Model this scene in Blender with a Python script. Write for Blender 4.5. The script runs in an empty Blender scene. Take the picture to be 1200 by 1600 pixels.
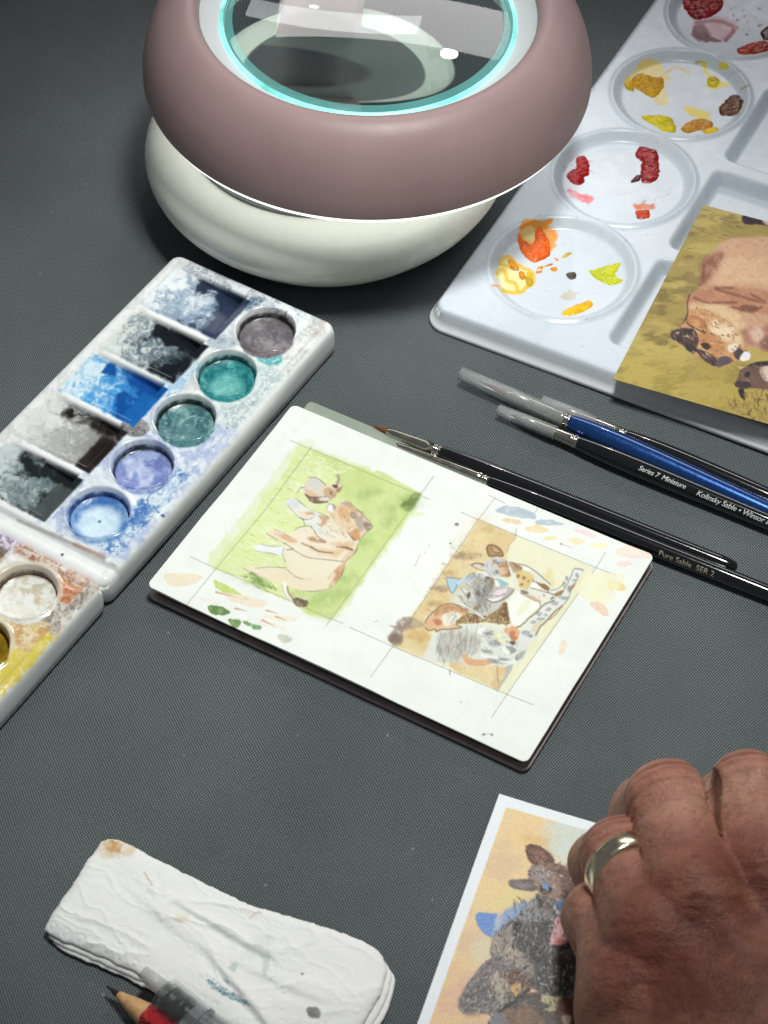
import bpy, bmesh, math
import numpy as np
from mathutils import Matrix, Vector

S = bpy.context.scene
COL = S.collection

# ------------------------------------------------------------------ camera
FPX, PITCH, ROLL, DIST = 3300.0, math.radians(50.5), math.radians(-1.0), 0.70
_fw = np.array([0, math.cos(PITCH), -math.sin(PITCH)])
_rt0 = np.array([1.0, 0, 0]); _up0 = np.cross(_rt0, _fw)
_rt = _rt0 * math.cos(ROLL) + _up0 * math.sin(ROLL)
_up = -_rt0 * math.sin(ROLL) + _up0 * math.cos(ROLL)
_C = -_fw * DIST

cd = bpy.data.cameras.new('camera'); cam = bpy.data.objects.new('camera', cd); COL.objects.link(cam)
M = Matrix.Identity(4)
for i in range(3):
    M[i][0], M[i][1], M[i][2], M[i][3] = _rt[i], _up[i], -_fw[i], _C[i]
cam.matrix_world = M
cd.sensor_fit = 'VERTICAL'; cd.sensor_height = 36.0; cd.lens = FPX / 1600 * 36
cd.clip_start = 0.01; cd.clip_end = 20
cd.dof.use_dof = True; cd.dof.focus_distance = 0.70; cd.dof.aperture_fstop = 28
S.camera = cam

# ------------------------------------------------------------------ light
w = bpy.data.worlds.new('World'); S.world = w; w.use_nodes = True
w.node_tree.nodes['Background'].inputs[0].default_value = (0.80, 0.83, 0.88, 1)
w.node_tree.nodes['Background'].inputs[1].default_value = 0.14

def aim(o, to):
    o.rotation_euler = (Vector(to) - o.location).to_track_quat('-Z', 'Y').to_euler()

ld = bpy.data.lights.new('desk_spot', 'SPOT'); key = bpy.data.objects.new('desk_spot', ld); COL.objects.link(key)
ld.energy = 22; ld.color = (0.97, 1.0, 0.955); ld.spot_size = math.radians(47); ld.spot_blend = 1.0
ld.shadow_soft_size = 0.07
key.location = (0.10, 0.03, 0.76); aim(key, (-0.01, 0.0, 0))

ld = bpy.data.lights.new('ceiling_panel', 'AREA'); pan_l = bpy.data.objects.new('ceiling_panel', ld); COL.objects.link(pan_l)
ld.shape = 'RECTANGLE'; ld.size = 1.0; ld.size_y = 0.30; ld.energy = 5.0; ld.color = (1.0, 0.96, 0.96)
pan_l.location = (0.27, 1.74, 1.3); aim(pan_l, (0, 0, 0))
ld = bpy.data.lights.new('small_lamp', 'AREA'); fill = bpy.data.objects.new('small_lamp', ld); COL.objects.link(fill)
ld.shape = 'DISK'; ld.size = 0.035; ld.energy = 0.35; ld.color = (1.0, 0.90, 0.90)
fill.location = (0.21, 1.03, 0.89); aim(fill, (0, 0, 0))

S.view_settings.view_transform = 'Standard'; S.view_settings.look = 'None'
S.view_settings.exposure = 0.0; S.view_settings.gamma = 1.0
S.view_settings.use_curve_mapping = False

# ------------------------------------------------------------------ photo geometry helpers
def U(x, y, z=0.0):
    """point on the level z seen at photo pixel x, y (1200 x 1600)"""
    d = _fw * FPX + _rt * (x - 600) - _up * (y - 800)
    return _C + d * ((z - _C[2]) / d[2])

def PX(p):
    d = np.asarray(p) - _C; q = d @ _fw
    return 600 + FPX * (d @ _rt) / q, 800 - FPX * (d @ _up) / q

class Frame:
    def __init__(self, A, B, D, z):
        self.o = U(*A, z); e = U(*B, z) - self.o; self.e1 = e / np.linalg.norm(e)
        self.e2 = np.array([-self.e1[1], self.e1[0], 0])
        if self.e2 @ (U(*D, z) - self.o) < 0: self.e2 = -self.e2
        self.z = z
    def loc(self, x, y, z=None):
        q = U(x, y, self.z if z is None else z) - self.o
        return q @ self.e1, q @ self.e2
    def P(self, u, v, z):
        u = np.asarray(u, float); v = np.asarray(v, float); z = np.asarray(z, float)
        u, v, z = np.broadcast_arrays(u, v, z)
        p = self.o + u[..., None] * self.e1 + v[..., None] * self.e2
        p = p.copy(); p[..., 2] = z
        return p

# ------------------------------------------------------------------ noise
def _h(ix, iy, seed):
    n = (ix.astype(np.int64) * 374761393 + iy.astype(np.int64) * 668265263 + seed * 974634777) & 0x7fffffff
    n = ((n ^ (n >> 13)) * 1274126177) & 0x7fffffff
    n = ((n ^ (n >> 15)) * 1911520717) & 0x7fffffff
    return ((n ^ (n >> 16)) & 0xffff) / 65535.0
def vnoise(x, y, seed=0):
    ix = np.floor(x); iy = np.floor(y); fx = x - ix; fy = y - iy
    fx = fx * fx * (3 - 2 * fx); fy = fy * fy * (3 - 2 * fy)
    a = _h(ix, iy, seed); b = _h(ix + 1, iy, seed); c = _h(ix, iy + 1, seed); d = _h(ix + 1, iy + 1, seed)
    return (a + (b - a) * fx) * (1 - fy) + (c + (d - c) * fx) * fy
def fbm(x, y, seed=0, o=4):
    s = 0; a = 0.5; t = 0
    for i in range(o):
        s = s + a * vnoise(x, y, seed + i * 17); t += a; x = x * 2.03 + 11.3; y = y * 2.03 + 5.7; a *= 0.55
    return s / t
def sstep(a, b, x):
    t = np.clip((x - a) / (b - a), 0, 1); return t * t * (3 - 2 * t)

# ------------------------------------------------------------------ painter: colour laid down in photo-pixel coordinates, then carried by mesh vertices
def spline(p, closed=True, n=5):
    p = np.asarray(p, float)
    if len(p) < 3: return p
    if closed: q = np.vstack([p[-1], p, p[:2]])
    else: q = np.vstack([2 * p[0] - p[1], p, 2 * p[-1] - p[-2]])
    out = []
    m = len(p) if closed else len(p) - 1
    for i in range(m):
        a, b, c, d = q[i:i + 4]
        for t in np.linspace(0, 1, n, endpoint=False):
            out.append(0.5 * (2 * b + (c - a) * t + (2 * a - 5 * b + 4 * c - d) * t * t + (3 * b - a - 3 * c + d) * t ** 3))
    if not closed: out.append(p[-1])
    return np.array(out)
def polysd(X, Y, p):
    d = np.full(X.shape, 1e9); ins = np.zeros(X.shape, bool)
    n = len(p)
    for i in range(n):
        ax, ay = p[i]; bx, by = p[(i + 1) % n]
        ex, ey = bx - ax, by - ay; L = ex * ex + ey * ey + 1e-12
        t = np.clip(((X - ax) * ex + (Y - ay) * ey) / L, 0, 1)
        d = np.minimum(d, (X - ax - t * ex) ** 2 + (Y - ay - t * ey) ** 2)
        c = (ay > Y) != (by > Y)
        if ey != 0: ins ^= c & (X < ax + (Y - ay) * ex / ey)
    d = np.sqrt(d)
    return np.where(ins, -d, d)

class Canvas:
    def __init__(s, x0, y0, x1, y1, k, base):
        s.x0, s.y0, s.k = x0, y0, k
        s.W = int((x1 - x0) * k) + 1; s.H = int((y1 - y0) * k) + 1
        s.Y, s.X = np.mgrid[0:s.H, 0:s.W]; s.X = s.X / k + x0; s.Y = s.Y / k + y0
        s.im = np.ones((s.H, s.W, 3)) * np.array(base); s.seed = 1
        s.o = (0, 0); s.z = 1.0
    def crop(s, ox, oy, z): s.o = (ox, oy); s.z = float(z)
    def T(s, p): return np.asarray(p, float) / s.z + np.array(s.o)
    def win(s, p, pad):
        a = np.floor((p.min(0) - pad - [s.x0, s.y0]) * s.k).astype(int); b = np.ceil((p.max(0) + pad - [s.x0, s.y0]) * s.k).astype(int)
        a = np.maximum(a, 0); b = np.minimum(b, [s.W, s.H])
        if b[0] <= a[0] or b[1] <= a[1]: return None
        return slice(a[1], b[1]), slice(a[0], b[0])
    def mix(s, W, col, a, mul=False):
        im = s.im[W]; c = np.array(col)
        if mul: c = im * c
        s.im[W] = im + (c - im) * a[..., None]
    def fill(s, pts, col, a=1.0, soft=1.0, rough=0.0, rs=10.0, tex=0.0, ts=14.0, edge=0.0, mul=False, curve=True, col2=None):
        p = s.T(pts); s.seed += 3
        if curve: p = spline(p)
        W = s.win(p, soft + rough * 2 + 2)
        if W is None: return
        X, Y = s.X[W], s.Y[W]
        d = polysd(X, Y, p)
        if rough: d = d + rough * 2 * (fbm(X / rs, Y / rs, s.seed) - 0.5) * 1.6
        m = sstep(soft, -soft, d) * a
        c = np.ones(X.shape + (3,)) * np.array(col)
        n = fbm(X / ts, Y / ts, s.seed + 7)
        if col2 is not None: c = c + (np.array(col2) - c) * sstep(0.35, 0.65, n)[..., None]
        if tex: m = m * np.clip(1 - tex + 2 * tex * sstep(0.3, 0.7, n), 0, 1.15)
        if edge: m = np.clip(m + edge * np.exp(-(d + 1.2) ** 2 / 1.5) * (d < 1) * a, 0, 1)
        im = s.im[W]
        if mul: c = im * c
        s.im[W] = im + (c - im) * np.clip(m, 0, 1)[..., None]
    def stroke(s, pts, wd, col, a=1.0, soft=0.6, taper=False, curve=True, jit=0.0):
        p = s.T(pts)
        if curve and len(p) > 2: p = spline(p, False)
        if jit:
            s.seed += 1; r = np.random.RandomState(s.seed); p = p + r.uniform(-jit, jit, p.shape)
        W = s.win(p, wd + soft + 1)
        if W is None: return
        X, Y = s.X[W], s.Y[W]; m = np.zeros(X.shape); n = len(p) - 1
        for i in range(n):
            ax, ay = p[i]; ex, ey = p[i + 1] - p[i]; L = ex * ex + ey * ey + 1e-9
            t = np.clip(((X - ax) * ex + (Y - ay) * ey) / L, 0, 1)
            d = np.hypot(X - ax - t * ex, Y - ay - t * ey)
            ww = wd * 0.5
            if taper: ww = ww * (1 - ((i + t) / n)) + 0.1
            m = np.maximum(m, sstep(ww + soft, ww - soft * 0.5, d))
        s.mix(W, col, m * a)
    def hatch(s, pts, n, ln, ang, spread, wd, cols, a=0.6, seed=1, bend=0.0, curve=True):
        """n short tapering strokes inside a shape: fur, grass, grain. ang in degrees, image y down"""
        p = s.T(pts); q = spline(p) if curve else p
        r = np.random.RandomState(seed); lo, hi = q.min(0), q.max(0)
        o, z = s.o, s.z; s.o = (0, 0); s.z = 1.0
        k = 0; tries = 0
        while k < n and tries < 40:
            tries += 1
            c = r.uniform(lo, hi, (n, 2))
            ok = polysd(c[:, 0], c[:, 1], q) < 0
            for x, y in c[ok]:
                if k >= n: break
                k += 1
                t = math.radians((ang(x, y) if callable(ang) else ang) + r.normal() * spread); L = ln * r.uniform(0.5, 1.3)
                b = bend * r.normal()
                d = np.array([math.cos(t), math.sin(t)]); e = np.array([-d[1], d[0]])
                A = np.array([x, y]) - d * L / 2; B = A + d * L; mid = (A + B) / 2 + e * b * L
                s.stroke([A, mid, B], wd * r.uniform(0.6, 1.4), cols[r.randint(len(cols))], a * r.uniform(0.5, 1.2), 0.5, True, curve=False)
        s.o, s.z = o, z
    def specks(s, pts, n, r0, r1, cols, a=0.7, seed=1):
        p = s.T(pts); q = spline(p); r = np.random.RandomState(seed); lo, hi = q.min(0), q.max(0)
        o, z = s.o, s.z; s.o = (0, 0); s.z = 1.0; k = 0
        for x, y in r.uniform(lo, hi, (n * 6, 2)):
            if k >= n: break
            if polysd(np.array([x]), np.array([y]), q)[0] > 0: continue
            k += 1; R = r.uniform(r0, r1); t = np.linspace(0, 2 * np.pi, 7)[:-1]
            s.fill(np.c_[x + R * np.cos(t) * r.uniform(0.6, 1.4, 6), y + R * 0.75 * np.sin(t) * r.uniform(0.6, 1.4, 6)], cols[r.randint(len(cols))], a * r.uniform(0.6, 1.1), 0.5)
        s.o, s.z = o, z
    def marble(s, pts, lo, hi, sc=18.0, warp=1.6, soft=2.0, a=1.0, c0=0.35, c1=0.65, bias=None, rough=2.0, seed=5, curve=False):
        """watery veined mix of two colours"""
        p = s.T(pts)
        if curve: p = spline(p)
        W = s.win(p, soft + rough * 2 + 2)
        if W is None: return
        X, Y = s.X[W], s.Y[W]
        wx = fbm(X / sc, Y / sc, seed) - 0.5; wy = fbm(X / sc + 31, Y / sc + 9, seed + 3) - 0.5
        n = fbm(X / sc + warp * wx * 3, Y / sc + warp * wy * 3, seed + 8, 3)
        if bias is not None: n = n + bias(X, Y)
        t = sstep(c0 - .16, c1 + .16, n)
        vein = np.exp(-((n - (c0 + c1) / 2) / 0.02) ** 2) * 0.25
        c = np.array(hi) + (np.array(lo) - np.array(hi)) * np.clip(t + vein * 0.6, 0, 1)[..., None]
        d = polysd(X, Y, p) + rough * 2 * (fbm(X / 9, Y / 9, seed + 21) - 0.5)
        m = sstep(soft, -soft, d) * a
        s.im[W] += (c - s.im[W]) * m[..., None]
    def sample(s, P):
        x, y = PX(P)
        fx = np.clip((x - s.x0) * s.k, 0, s.W - 1.001); fy = np.clip((y - s.y0) * s.k, 0, s.H - 1.001)
        ix = fx.astype(int); iy = fy.astype(int); fx = (fx - ix)[..., None]; fy = (fy - iy)[..., None]
        c = (s.im[iy, ix] * (1 - fx) + s.im[iy, ix + 1] * fx) * (1 - fy) + (s.im[iy + 1, ix] * (1 - fx) + s.im[iy + 1, ix + 1] * fx) * fy
        c = np.clip(c, 0, 1)
        return np.where(c <= 0.04045, c / 12.92, ((c + 0.055) / 1.055) ** 2.4)

def lin(*c):
    c = np.array(c, float) / 255.0
    return tuple(np.where(c <= 0.04045, c / 12.92, ((c + 0.055) / 1.055) ** 2.4))

# ------------------------------------------------------------------ mesh helpers
def grid_faces(nu, nv, closed_u=False):
    i, j = np.meshgrid(np.arange(nu if closed_u else nu - 1), np.arange(nv - 1), indexing='ij')
    a = i * nv + j; b = ((i + 1) % nu) * nv + j
    return np.stack([a, b, b + 1, a + 1], -1).reshape(-1, 4)

def mesh(name, V, F, mats, smooth=True, col=None, mi=None):
    V = np.asarray(V, float).reshape(-1, 3)
    me = bpy.data.meshes.new(name)
    if isinstance(F, np.ndarray) and F.ndim == 2:
        k = F.shape[1]
        me.vertices.add(len(V)); me.vertices.foreach_set('co', V.ravel())
        me.loops.add(F.size); me.loops.foreach_set('vertex_index', F.ravel().astype(np.int32))
        me.polygons.add(len(F)); me.polygons.foreach_set('loop_start', np.arange(0, F.size, k, dtype=np.int32))
        me.polygons.foreach_set('loop_total', np.full(len(F), k, dtype=np.int32))
        me.update(calc_edges=True)
    else:
        me.from_pydata(V.tolist(), [], [list(map(int, f)) for f in F]); me.update()
    me.validate()
    if smooth: me.polygons.foreach_set('use_smooth', np.ones(len(me.polygons), bool))
    for m in (mats if isinstance(mats, (list, tuple)) else [mats]): me.materials.append(m)
    if mi is not None: me.polygons.foreach_set('material_index', np.asarray(mi, dtype=np.int32))
    if col is not None:
        at = me.color_attributes.new('col', 'FLOAT_COLOR', 'POINT')
        c = np.ones((len(V), 4)); c[:, :3] = np.asarray(col).reshape(-1, 3)
        at.data.foreach_set('color', c.ravel())
    return me

def fixn(me):
    bm = bmesh.new(); bm.from_mesh(me); bmesh.ops.recalc_face_normals(bm, faces=bm.faces); bm.to_mesh(me); bm.free()

def root(name, loc, label, cat, group=None):
    o = bpy.data.objects.new(name, None); COL.objects.link(o); o.location = loc; o.empty_display_size = 0.01
    o['label'] = label; o['category'] = cat
    if group: o['group'] = group
    return o

def world_loc(o):
    v = Vector((0, 0, 0))
    while o: v += o.location; o = o.parent
    return np.array(v)

def put(name, V, F, mats, parent=None, base=None, **k):
    """link a mesh given in world coordinates, as a part of parent or as a thing with its origin at base"""
    off = world_loc(parent) if parent else (np.asarray(base, float) if base is not None else np.zeros(3))
    fix = k.pop('fix', False)
    me = mesh(name, np.asarray(V, float).reshape(-1, 3) - off, F, mats, **k)
    if fix: fixn(me)
    o = bpy.data.objects.new(name, me); COL.objects.link(o)
    if parent: o.parent = parent
    elif base is not None: o.location = base
    return o

def tag(o, label=None, cat=None, group=None, kind=None):
    for a, b in (('label', label), ('category', cat), ('group', group), ('kind', kind)):
        if b: o[a] = b
    return o

def lathe(A, B, prof, n=40, up=(0, 0, 1)):
    """surface of revolution about A->B, prof = [(distance along, radius)]"""
    A = np.asarray(A, float); d = np.asarray(B, float) - A; d = d / np.linalg.norm(d)
    u = np.asarray(up, float); u = u - d * (u @ d)
    if np.linalg.norm(u) < 1e-6: u = np.array([1.0, 0, 0]); u = u - d * (u @ d)
    u /= np.linalg.norm(u); v = np.cross(d, u)
    t = np.linspace(0, 2 * np.pi, n, endpoint=False)
    ring = np.cos(t)[:, None] * u + np.sin(t)[:, None] * v
    V = np.array([[A + d * s + r * ring[i] for s, r in prof] for i in range(n)])
    return V.reshape(-1, 3), grid_faces(n, len(prof), True)

def arc(c, r, a0, a1, n=6):
    return [(c[0] + r * math.cos(math.radians(a)), c[1] + r * math.sin(math.radians(a))) for a in np.linspace(a0, a1, n)]

def sheet(P, t, name, mats, parent=None, base=None, col=None):
    """grid of points P (nu, nv, 3) thickened downwards by t, closed all round"""
    nu, nv = P.shape[:2]
    Q = P.copy(); Q[..., 2] -= t
    V = np.vstack([P.reshape(-1, 3), Q.reshape(-1, 3)]); N = nu * nv
    F = grid_faces(nu, nv); G = F[:, ::-1] + N
    loop = [i * nv for i in range(nu)] + [(nu - 1) * nv + j for j in range(1, nv)] + [i * nv + nv - 1 for i in range(nu - 2, -1, -1)] + [j for j in range(nv - 2, 0, -1)]
    loop = np.array(loop); nx = np.roll(loop, -1)
    H = np.stack([loop, loop + N, nx + N, nx], -1)
    k = dict(col=np.vstack([col.reshape(-1, 3), col.reshape(-1, 3)])) if col is not None else {}
    return put(name, V, np.vstack([F, G, H]), mats, parent, base, fix=True, **k)

# ------------------------------------------------------------------ materials
def nd(nt, t, **k):
    n = nt.nodes.new(t)
    for a, b in k.items(): setattr(n, a, b)
    return n
def mat(name, col=(0.5, 0.5, 0.5), rough=0.5, metal=0.0, spec=0.5, coat=0.0, vcol=False, nscale=60.0, nvar=0.06, bump=0.0, bscale=400.0,
        rvar=0.05, trans=0.0, ior=1.45, alpha=1.0, sss=0.0, emit=None, estr=0.0, aniso=0.0, detail=4.0, sheen=0.0):
    m = bpy.data.materials.new(name); m.use_nodes = True; nt = m.node_tree; b = nt.nodes['Principled BSDF']
    tc = nd(nt, 'ShaderNodeTexCoord')
    no = nd(nt, 'ShaderNodeTexNoise'); no.inputs['Scale'].default_value = nscale; no.inputs['Detail'].default_value = detail
    nt.links.new(tc.outputs['Object'], no.inputs['Vector'])
    mp = nd(nt, 'ShaderNodeMapRange'); mp.inputs['From Min'].default_value = 0.3; mp.inputs['From Max'].default_value = 0.7
    mp.inputs['To Min'].default_value = 1 - nvar; mp.inputs['To Max'].default_value = 1 + nvar
    nt.links.new(no.outputs['Fac'], mp.inputs['Value'])
    mx = nd(nt, 'ShaderNodeVectorMath', operation='SCALE')
    if vcol:
        at = nd(nt, 'ShaderNodeAttribute', attribute_name='col'); nt.links.new(at.outputs['Color'], mx.inputs[0])
    else: mx.inputs[0].default_value = tuple(col)[:3]
    nt.links.new(mp.outputs[0], mx.inputs['Scale']); nt.links.new(mx.outputs[0], b.inputs['Base Color'])
    if rvar:
        mr = nd(nt, 'ShaderNodeMapRange'); mr.inputs['From Min'].default_value = 0.3; mr.inputs['From Max'].default_value = 0.7
        mr.inputs['To Min'].default_value = max(0.0, rough - rvar); mr.inputs['To Max'].default_value = min(1.0, rough + rvar)
        nt.links.new(no.outputs['Fac'], mr.inputs['Value']); nt.links.new(mr.outputs[0], b.inputs['Roughness'])
    else: b.inputs['Roughness'].default_value = rough
    b.inputs['Metallic'].default_value = metal; b.inputs['Specular IOR Level'].default_value = spec
    b.inputs['Coat Weight'].default_value = coat; b.inputs['Coat Roughness'].default_value = 0.03
    b.inputs['Transmission Weight'].default_value = trans; b.inputs['IOR'].default_value = ior
    b.inputs['Sheen Weight'].default_value = sheen; b.inputs['Alpha'].default_value = alpha
    if sss:
        b.inputs['Subsurface Weight'].default_value = sss; b.inputs['Subsurface Radius'].default_value = (1.0, 0.35, 0.2); b.inputs['Subsurface Scale'].default_value = 0.003
    if emit: b.inputs['Emission Color'].default_value = (*emit, 1); b.inputs['Emission Strength'].default_value = estr
    if bump:
        n2 = nd(nt, 'ShaderNodeTexNoise'); n2.inputs['Scale'].default_value = bscale; n2.inputs['Detail'].default_value = 3
        nt.links.new(tc.outputs['Object'], n2.inputs['Vector'])
        bp = nd(nt, 'ShaderNodeBump'); bp.inputs['Strength'].default_value = 1.0; bp.inputs['Distance'].default_value = bump
        nt.links.new(n2.outputs['Fac'], bp.inputs['Height']); nt.links.new(bp.outputs[0], b.inputs['Normal'])
    return m

def cloth_material():
    m = bpy.data.materials.new('woven_cloth'); m.use_nodes = True; nt = m.node_tree; b = nt.nodes['Principled BSDF']
    tc = nd(nt, 'ShaderNodeTexCoord')
    mp = nd(nt, 'ShaderNodeMapping'); mp.inputs['Rotation'].default_value = (0, 0, math.radians(11))
    dist = nd(nt, 'ShaderNodeTexNoise'); dist.inputs['Scale'].default_value = 14; dist.inputs['Detail'].default_value = 3
    nt.links.new(tc.outputs['Object'], dist.inputs['Vector'])
    dm = nd(nt, 'ShaderNodeVectorMath', operation='SCALE'); dm.inputs['Scale'].default_value = 0.004
    nt.links.new(dist.outputs['Color'], dm.inputs[0])
    ad = nd(nt, 'ShaderNodeVectorMath', operation='ADD')
    nt.links.new(tc.outputs['Object'], ad.inputs[0]); nt.links.new(dm.outputs[0], ad.inputs[1]); nt.links.new(ad.outputs[0], mp.inputs['Vector'])
    sp = nd(nt, 'ShaderNodeSeparateXYZ'); nt.links.new(mp.outputs[0], sp.inputs[0])
    def math_(op, a, bb=None):
        n = nd(nt, 'ShaderNodeMath', operation=op)
        for i, v in enumerate((a, bb)):
            if v is None: continue
            if isinstance(v, (int, float)): n.inputs[i].default_value = v
            else: nt.links.new(v, n.inputs[i])
        return n.outputs[0]
    px, py = 0.00046, 0.00066
    sx = math_('SINE', math_('MULTIPLY', sp.outputs[0], 2 * math.pi / px / 2))
    sy = math_('SINE', math_('MULTIPLY', sp.outputs[1], 2 * math.pi / py / 2))
    pr = math_('MULTIPLY', sx, sy)                       # over / under checker of the plain weave
    ab = math_('ABSOLUTE', pr)
    over = math_('ADD', math_('MULTIPLY', pr, 0.5), 0.5)
    hgt = math_('ADD', math_('MULTIPLY', over, 0.7), math_('MULTIPLY', ab, 0.4))
    fine = nd(nt, 'ShaderNodeTexNoise'); fine.inputs['Scale'].default_value = 2600; fine.inputs['Detail'].default_value = 2
    nt.links.new(tc.outputs['Object'], fine.inputs['Vector'])
    mr = nd(nt, 'ShaderNodeMapRange'); mr.inputs['From Min'].default_value = 0.45; mr.inputs['From Max'].default_value = 1.05
    mr.inputs['To Min'].default_value = 0.0; mr.inputs['To Max'].default_value = 1.0
    nt.links.new(math_('ADD', hgt, math_('MULTIPLY', math_('SUBTRACT', fine.outputs['Fac'], 0.5), 0.5)), mr.inputs['Value'])
    cr = nd(nt, 'ShaderNodeMix', data_type='RGBA'); cr.inputs[6].default_value = (0.058, 0.067, 0.072, 1); cr.inputs[7].default_value = (0.295, 0.335, 0.345, 1)
    nt.links.new(mr.outputs[0], cr.inputs[0])
    big = nd(nt, 'ShaderNodeTexNoise'); big.inputs['Scale'].default_value = 13; big.inputs['Detail'].default_value = 5
    nt.links.new(tc.outputs['Object'], big.inputs['Vector'])
    br = nd(nt, 'ShaderNodeMapRange'); br.inputs['From Min'].default_value = 0.3; br.inputs['From Max'].default_value = 0.7
    br.inputs['To Min'].default_value = 0.80; br.inputs['To Max'].default_value = 1.16
    nt.links.new(big.outputs['Fac'], br.inputs['Value'])
    # pale lint caught in the weave
    li = nd(nt, 'ShaderNodeTexVoronoi'); li.inputs['Scale'].default_value = 75; nt.links.new(tc.outputs['Object'], li.inputs['Vector'])
    lf = math_('LESS_THAN', li.outputs['Distance'], 0.035)
    sc = nd(nt, 'ShaderNodeVectorMath', operation='SCALE'); nt.links.new(cr.outputs[2], sc.inputs[0]); nt.links.new(br.outputs[0], sc.inputs['Scale'])
    m2 = nd(nt, 'ShaderNodeMix', data_type='RGBA'); nt.links.new(math_('MULTIPLY', lf, 0.35), m2.inputs[0]); nt.links.new(sc.outputs[0], m2.inputs[6]); m2.inputs[7].default_value = (0.4, 0.42, 0.42, 1)
    nt.links.new(m2.outputs[2], b.inputs['Base Color'])
    b.inputs['Roughness'].default_value = 0.8; b.inputs['Specular IOR Level'].default_value = 0.25
    b.inputs['Sheen Weight'].default_value = 0.15
    bp = nd(nt, 'ShaderNodeBump'); bp.inputs['Strength'].default_value = 0.7; bp.inputs['Distance'].default_value = 0.00022
    nt.links.new(hgt, bp.inputs['Height']); nt.links.new(bp.outputs[0], b.inputs['Normal'])
    return m

def thin_clear(name, haze):
    """thin clear plastic: see-through, with Fresnel gloss and a little milky scatter"""
    m = bpy.data.materials.new(name); m.use_nodes = True; nt = m.node_tree; nt.nodes.remove(nt.nodes['Principled BSDF'])
    out = nt.nodes['Material Output']; tr = nd(nt, 'ShaderNodeBsdfTransparent'); tr.inputs[0].default_value = (0.96, 0.97, 0.97, 1)
    gl = nd(nt, 'ShaderNodeBsdfGlossy'); gl.inputs['Roughness'].default_value = 0.2; di = nd(nt, 'ShaderNodeBsdfDiffuse'); di.inputs[0].default_value = (0.75, 0.77, 0.77, 1)
    no = nd(nt, 'ShaderNodeTexNoise'); no.inputs['Scale'].default_value = 400; tc = nd(nt, 'ShaderNodeTexCoord'); nt.links.new(tc.outputs['Object'], no.inputs['Vector'])
    mr = nd(nt, 'ShaderNodeMapRange'); mr.inputs['To Min'].default_value = haze * .7; mr.inputs['To Max'].default_value = haze * 1.3; nt.links.new(no.outputs['Fac'], mr.inputs['Value'])
    m1 = nd(nt, 'ShaderNodeMixShader'); nt.links.new(mr.outputs[0], m1.inputs[0]); nt.links.new(tr.outputs[0], m1.inputs[1]); nt.links.new(di.outputs[0], m1.inputs[2])
    fr = nd(nt, 'ShaderNodeFresnel'); ge = nd(nt, 'ShaderNodeNewGeometry'); io = nd(nt, 'ShaderNodeMapRange'); io.inputs['To Min'].default_value = 1.45; io.inputs['To Max'].default_value = 1 / 1.45
    nt.links.new(ge.outputs['Backfacing'], io.inputs['Value']); nt.links.new(io.outputs[0], fr.inputs['IOR'])          # a film has the same gloss from both sides
    m2 = nd(nt, 'ShaderNodeMixShader'); nt.links.new(fr.outputs[0], m2.inputs[0]); nt.links.new(m1.outputs[0], m2.inputs[1]); nt.links.new(gl.outputs[0], m2.inputs[2])
    nt.links.new(m2.outputs[0], out.inputs['Surface']); return m

MT = {}
MT['cloth'] = cloth_material()
MT['porcelain'] = mat('glazed_porcelain', vcol=True, rough=0.10, spec=0.6, nscale=300, nvar=0.03, rvar=0.05, bump=0.00006, bscale=120)
MT['wet'] = mat('dried_watercolour', vcol=True, rough=0.28, spec=0.5, nscale=500, nvar=0.06, rvar=0.1, bump=0.00008, bscale=500)
MT['plastic'] = mat('white_plastic', vcol=True, rough=0.26, spec=0.5, nscale=200, nvar=0.015, rvar=0.05, bump=0.00003, bscale=300)
MT['paper'] = mat('watercolour_paper', vcol=True, rough=0.85, spec=0.2, nscale=1500, nvar=0.02, bump=0.00009, bscale=1600, rvar=0)
MT['card'] = mat('grey_green_card', lin(150, 160, 146), rough=0.45, nscale=120, nvar=0.12, bump=0.00004, bscale=600)
MT['pages'] = mat('page_edges', lin(48, 42, 40), rough=0.8, nscale=900, nvar=0.25)
MT['cover'] = mat('mauve_cover_board', lin(165, 150, 150), rough=0.55, nscale=300, nvar=0.15)
MT['photo'] = mat('photo_paper', vcol=True, rough=0.42, spec=0.35, nscale=900, nvar=0.03, rvar=0.06, bump=0.00004, bscale=900)
MT['photo_tex'] = mat('textured_photo_paper', vcol=True, rough=0.42, spec=0.4, nscale=900, nvar=0.04, rvar=0.08, bump=0.00016, bscale=1300)
MT['tissue'] = mat('paper_towel', vcol=True, rough=0.95, spec=0.1, nscale=700, nvar=0.02, bump=0.00010, bscale=1800, rvar=0)
MT['mauve'] = mat('mauve_soft_touch_plastic', lin(166, 139, 139), rough=0.42, spec=0.45, nscale=45, nvar=0.035, rvar=0.13, detail=8.0, bump=0.00004, bscale=1500)
MT['cream'] = mat('cream_plastic', lin(232, 233, 222), rough=0.30, spec=0.5, nscale=60, nvar=0.03, rvar=0.12, detail=8.0, bump=0.00003, bscale=900)
MT['inner'] = mat('pale_inner_wall', lin(225, 225, 228), rough=0.4, nvar=0.02)
MT['led'] = mat('led_diffuser', (0.9, 0.9, 0.9), rough=0.5, nvar=0.02, emit=(0.97, 1.0, 0.96), estr=1.3)
MT['edgeglow'] = mat('lit_lens_edge', lin(120, 220, 210), rough=0.3, nvar=0.3, nscale=90, emit=(0.32, 0.92, 0.84), estr=0.95)
_m = MT['edgeglow']; _nt = _m.node_tree; _no = nd(_nt, 'ShaderNodeTexNoise'); _no.inputs['Scale'].default_value = 55; _no.inputs['Detail'].default_value = 4
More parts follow.
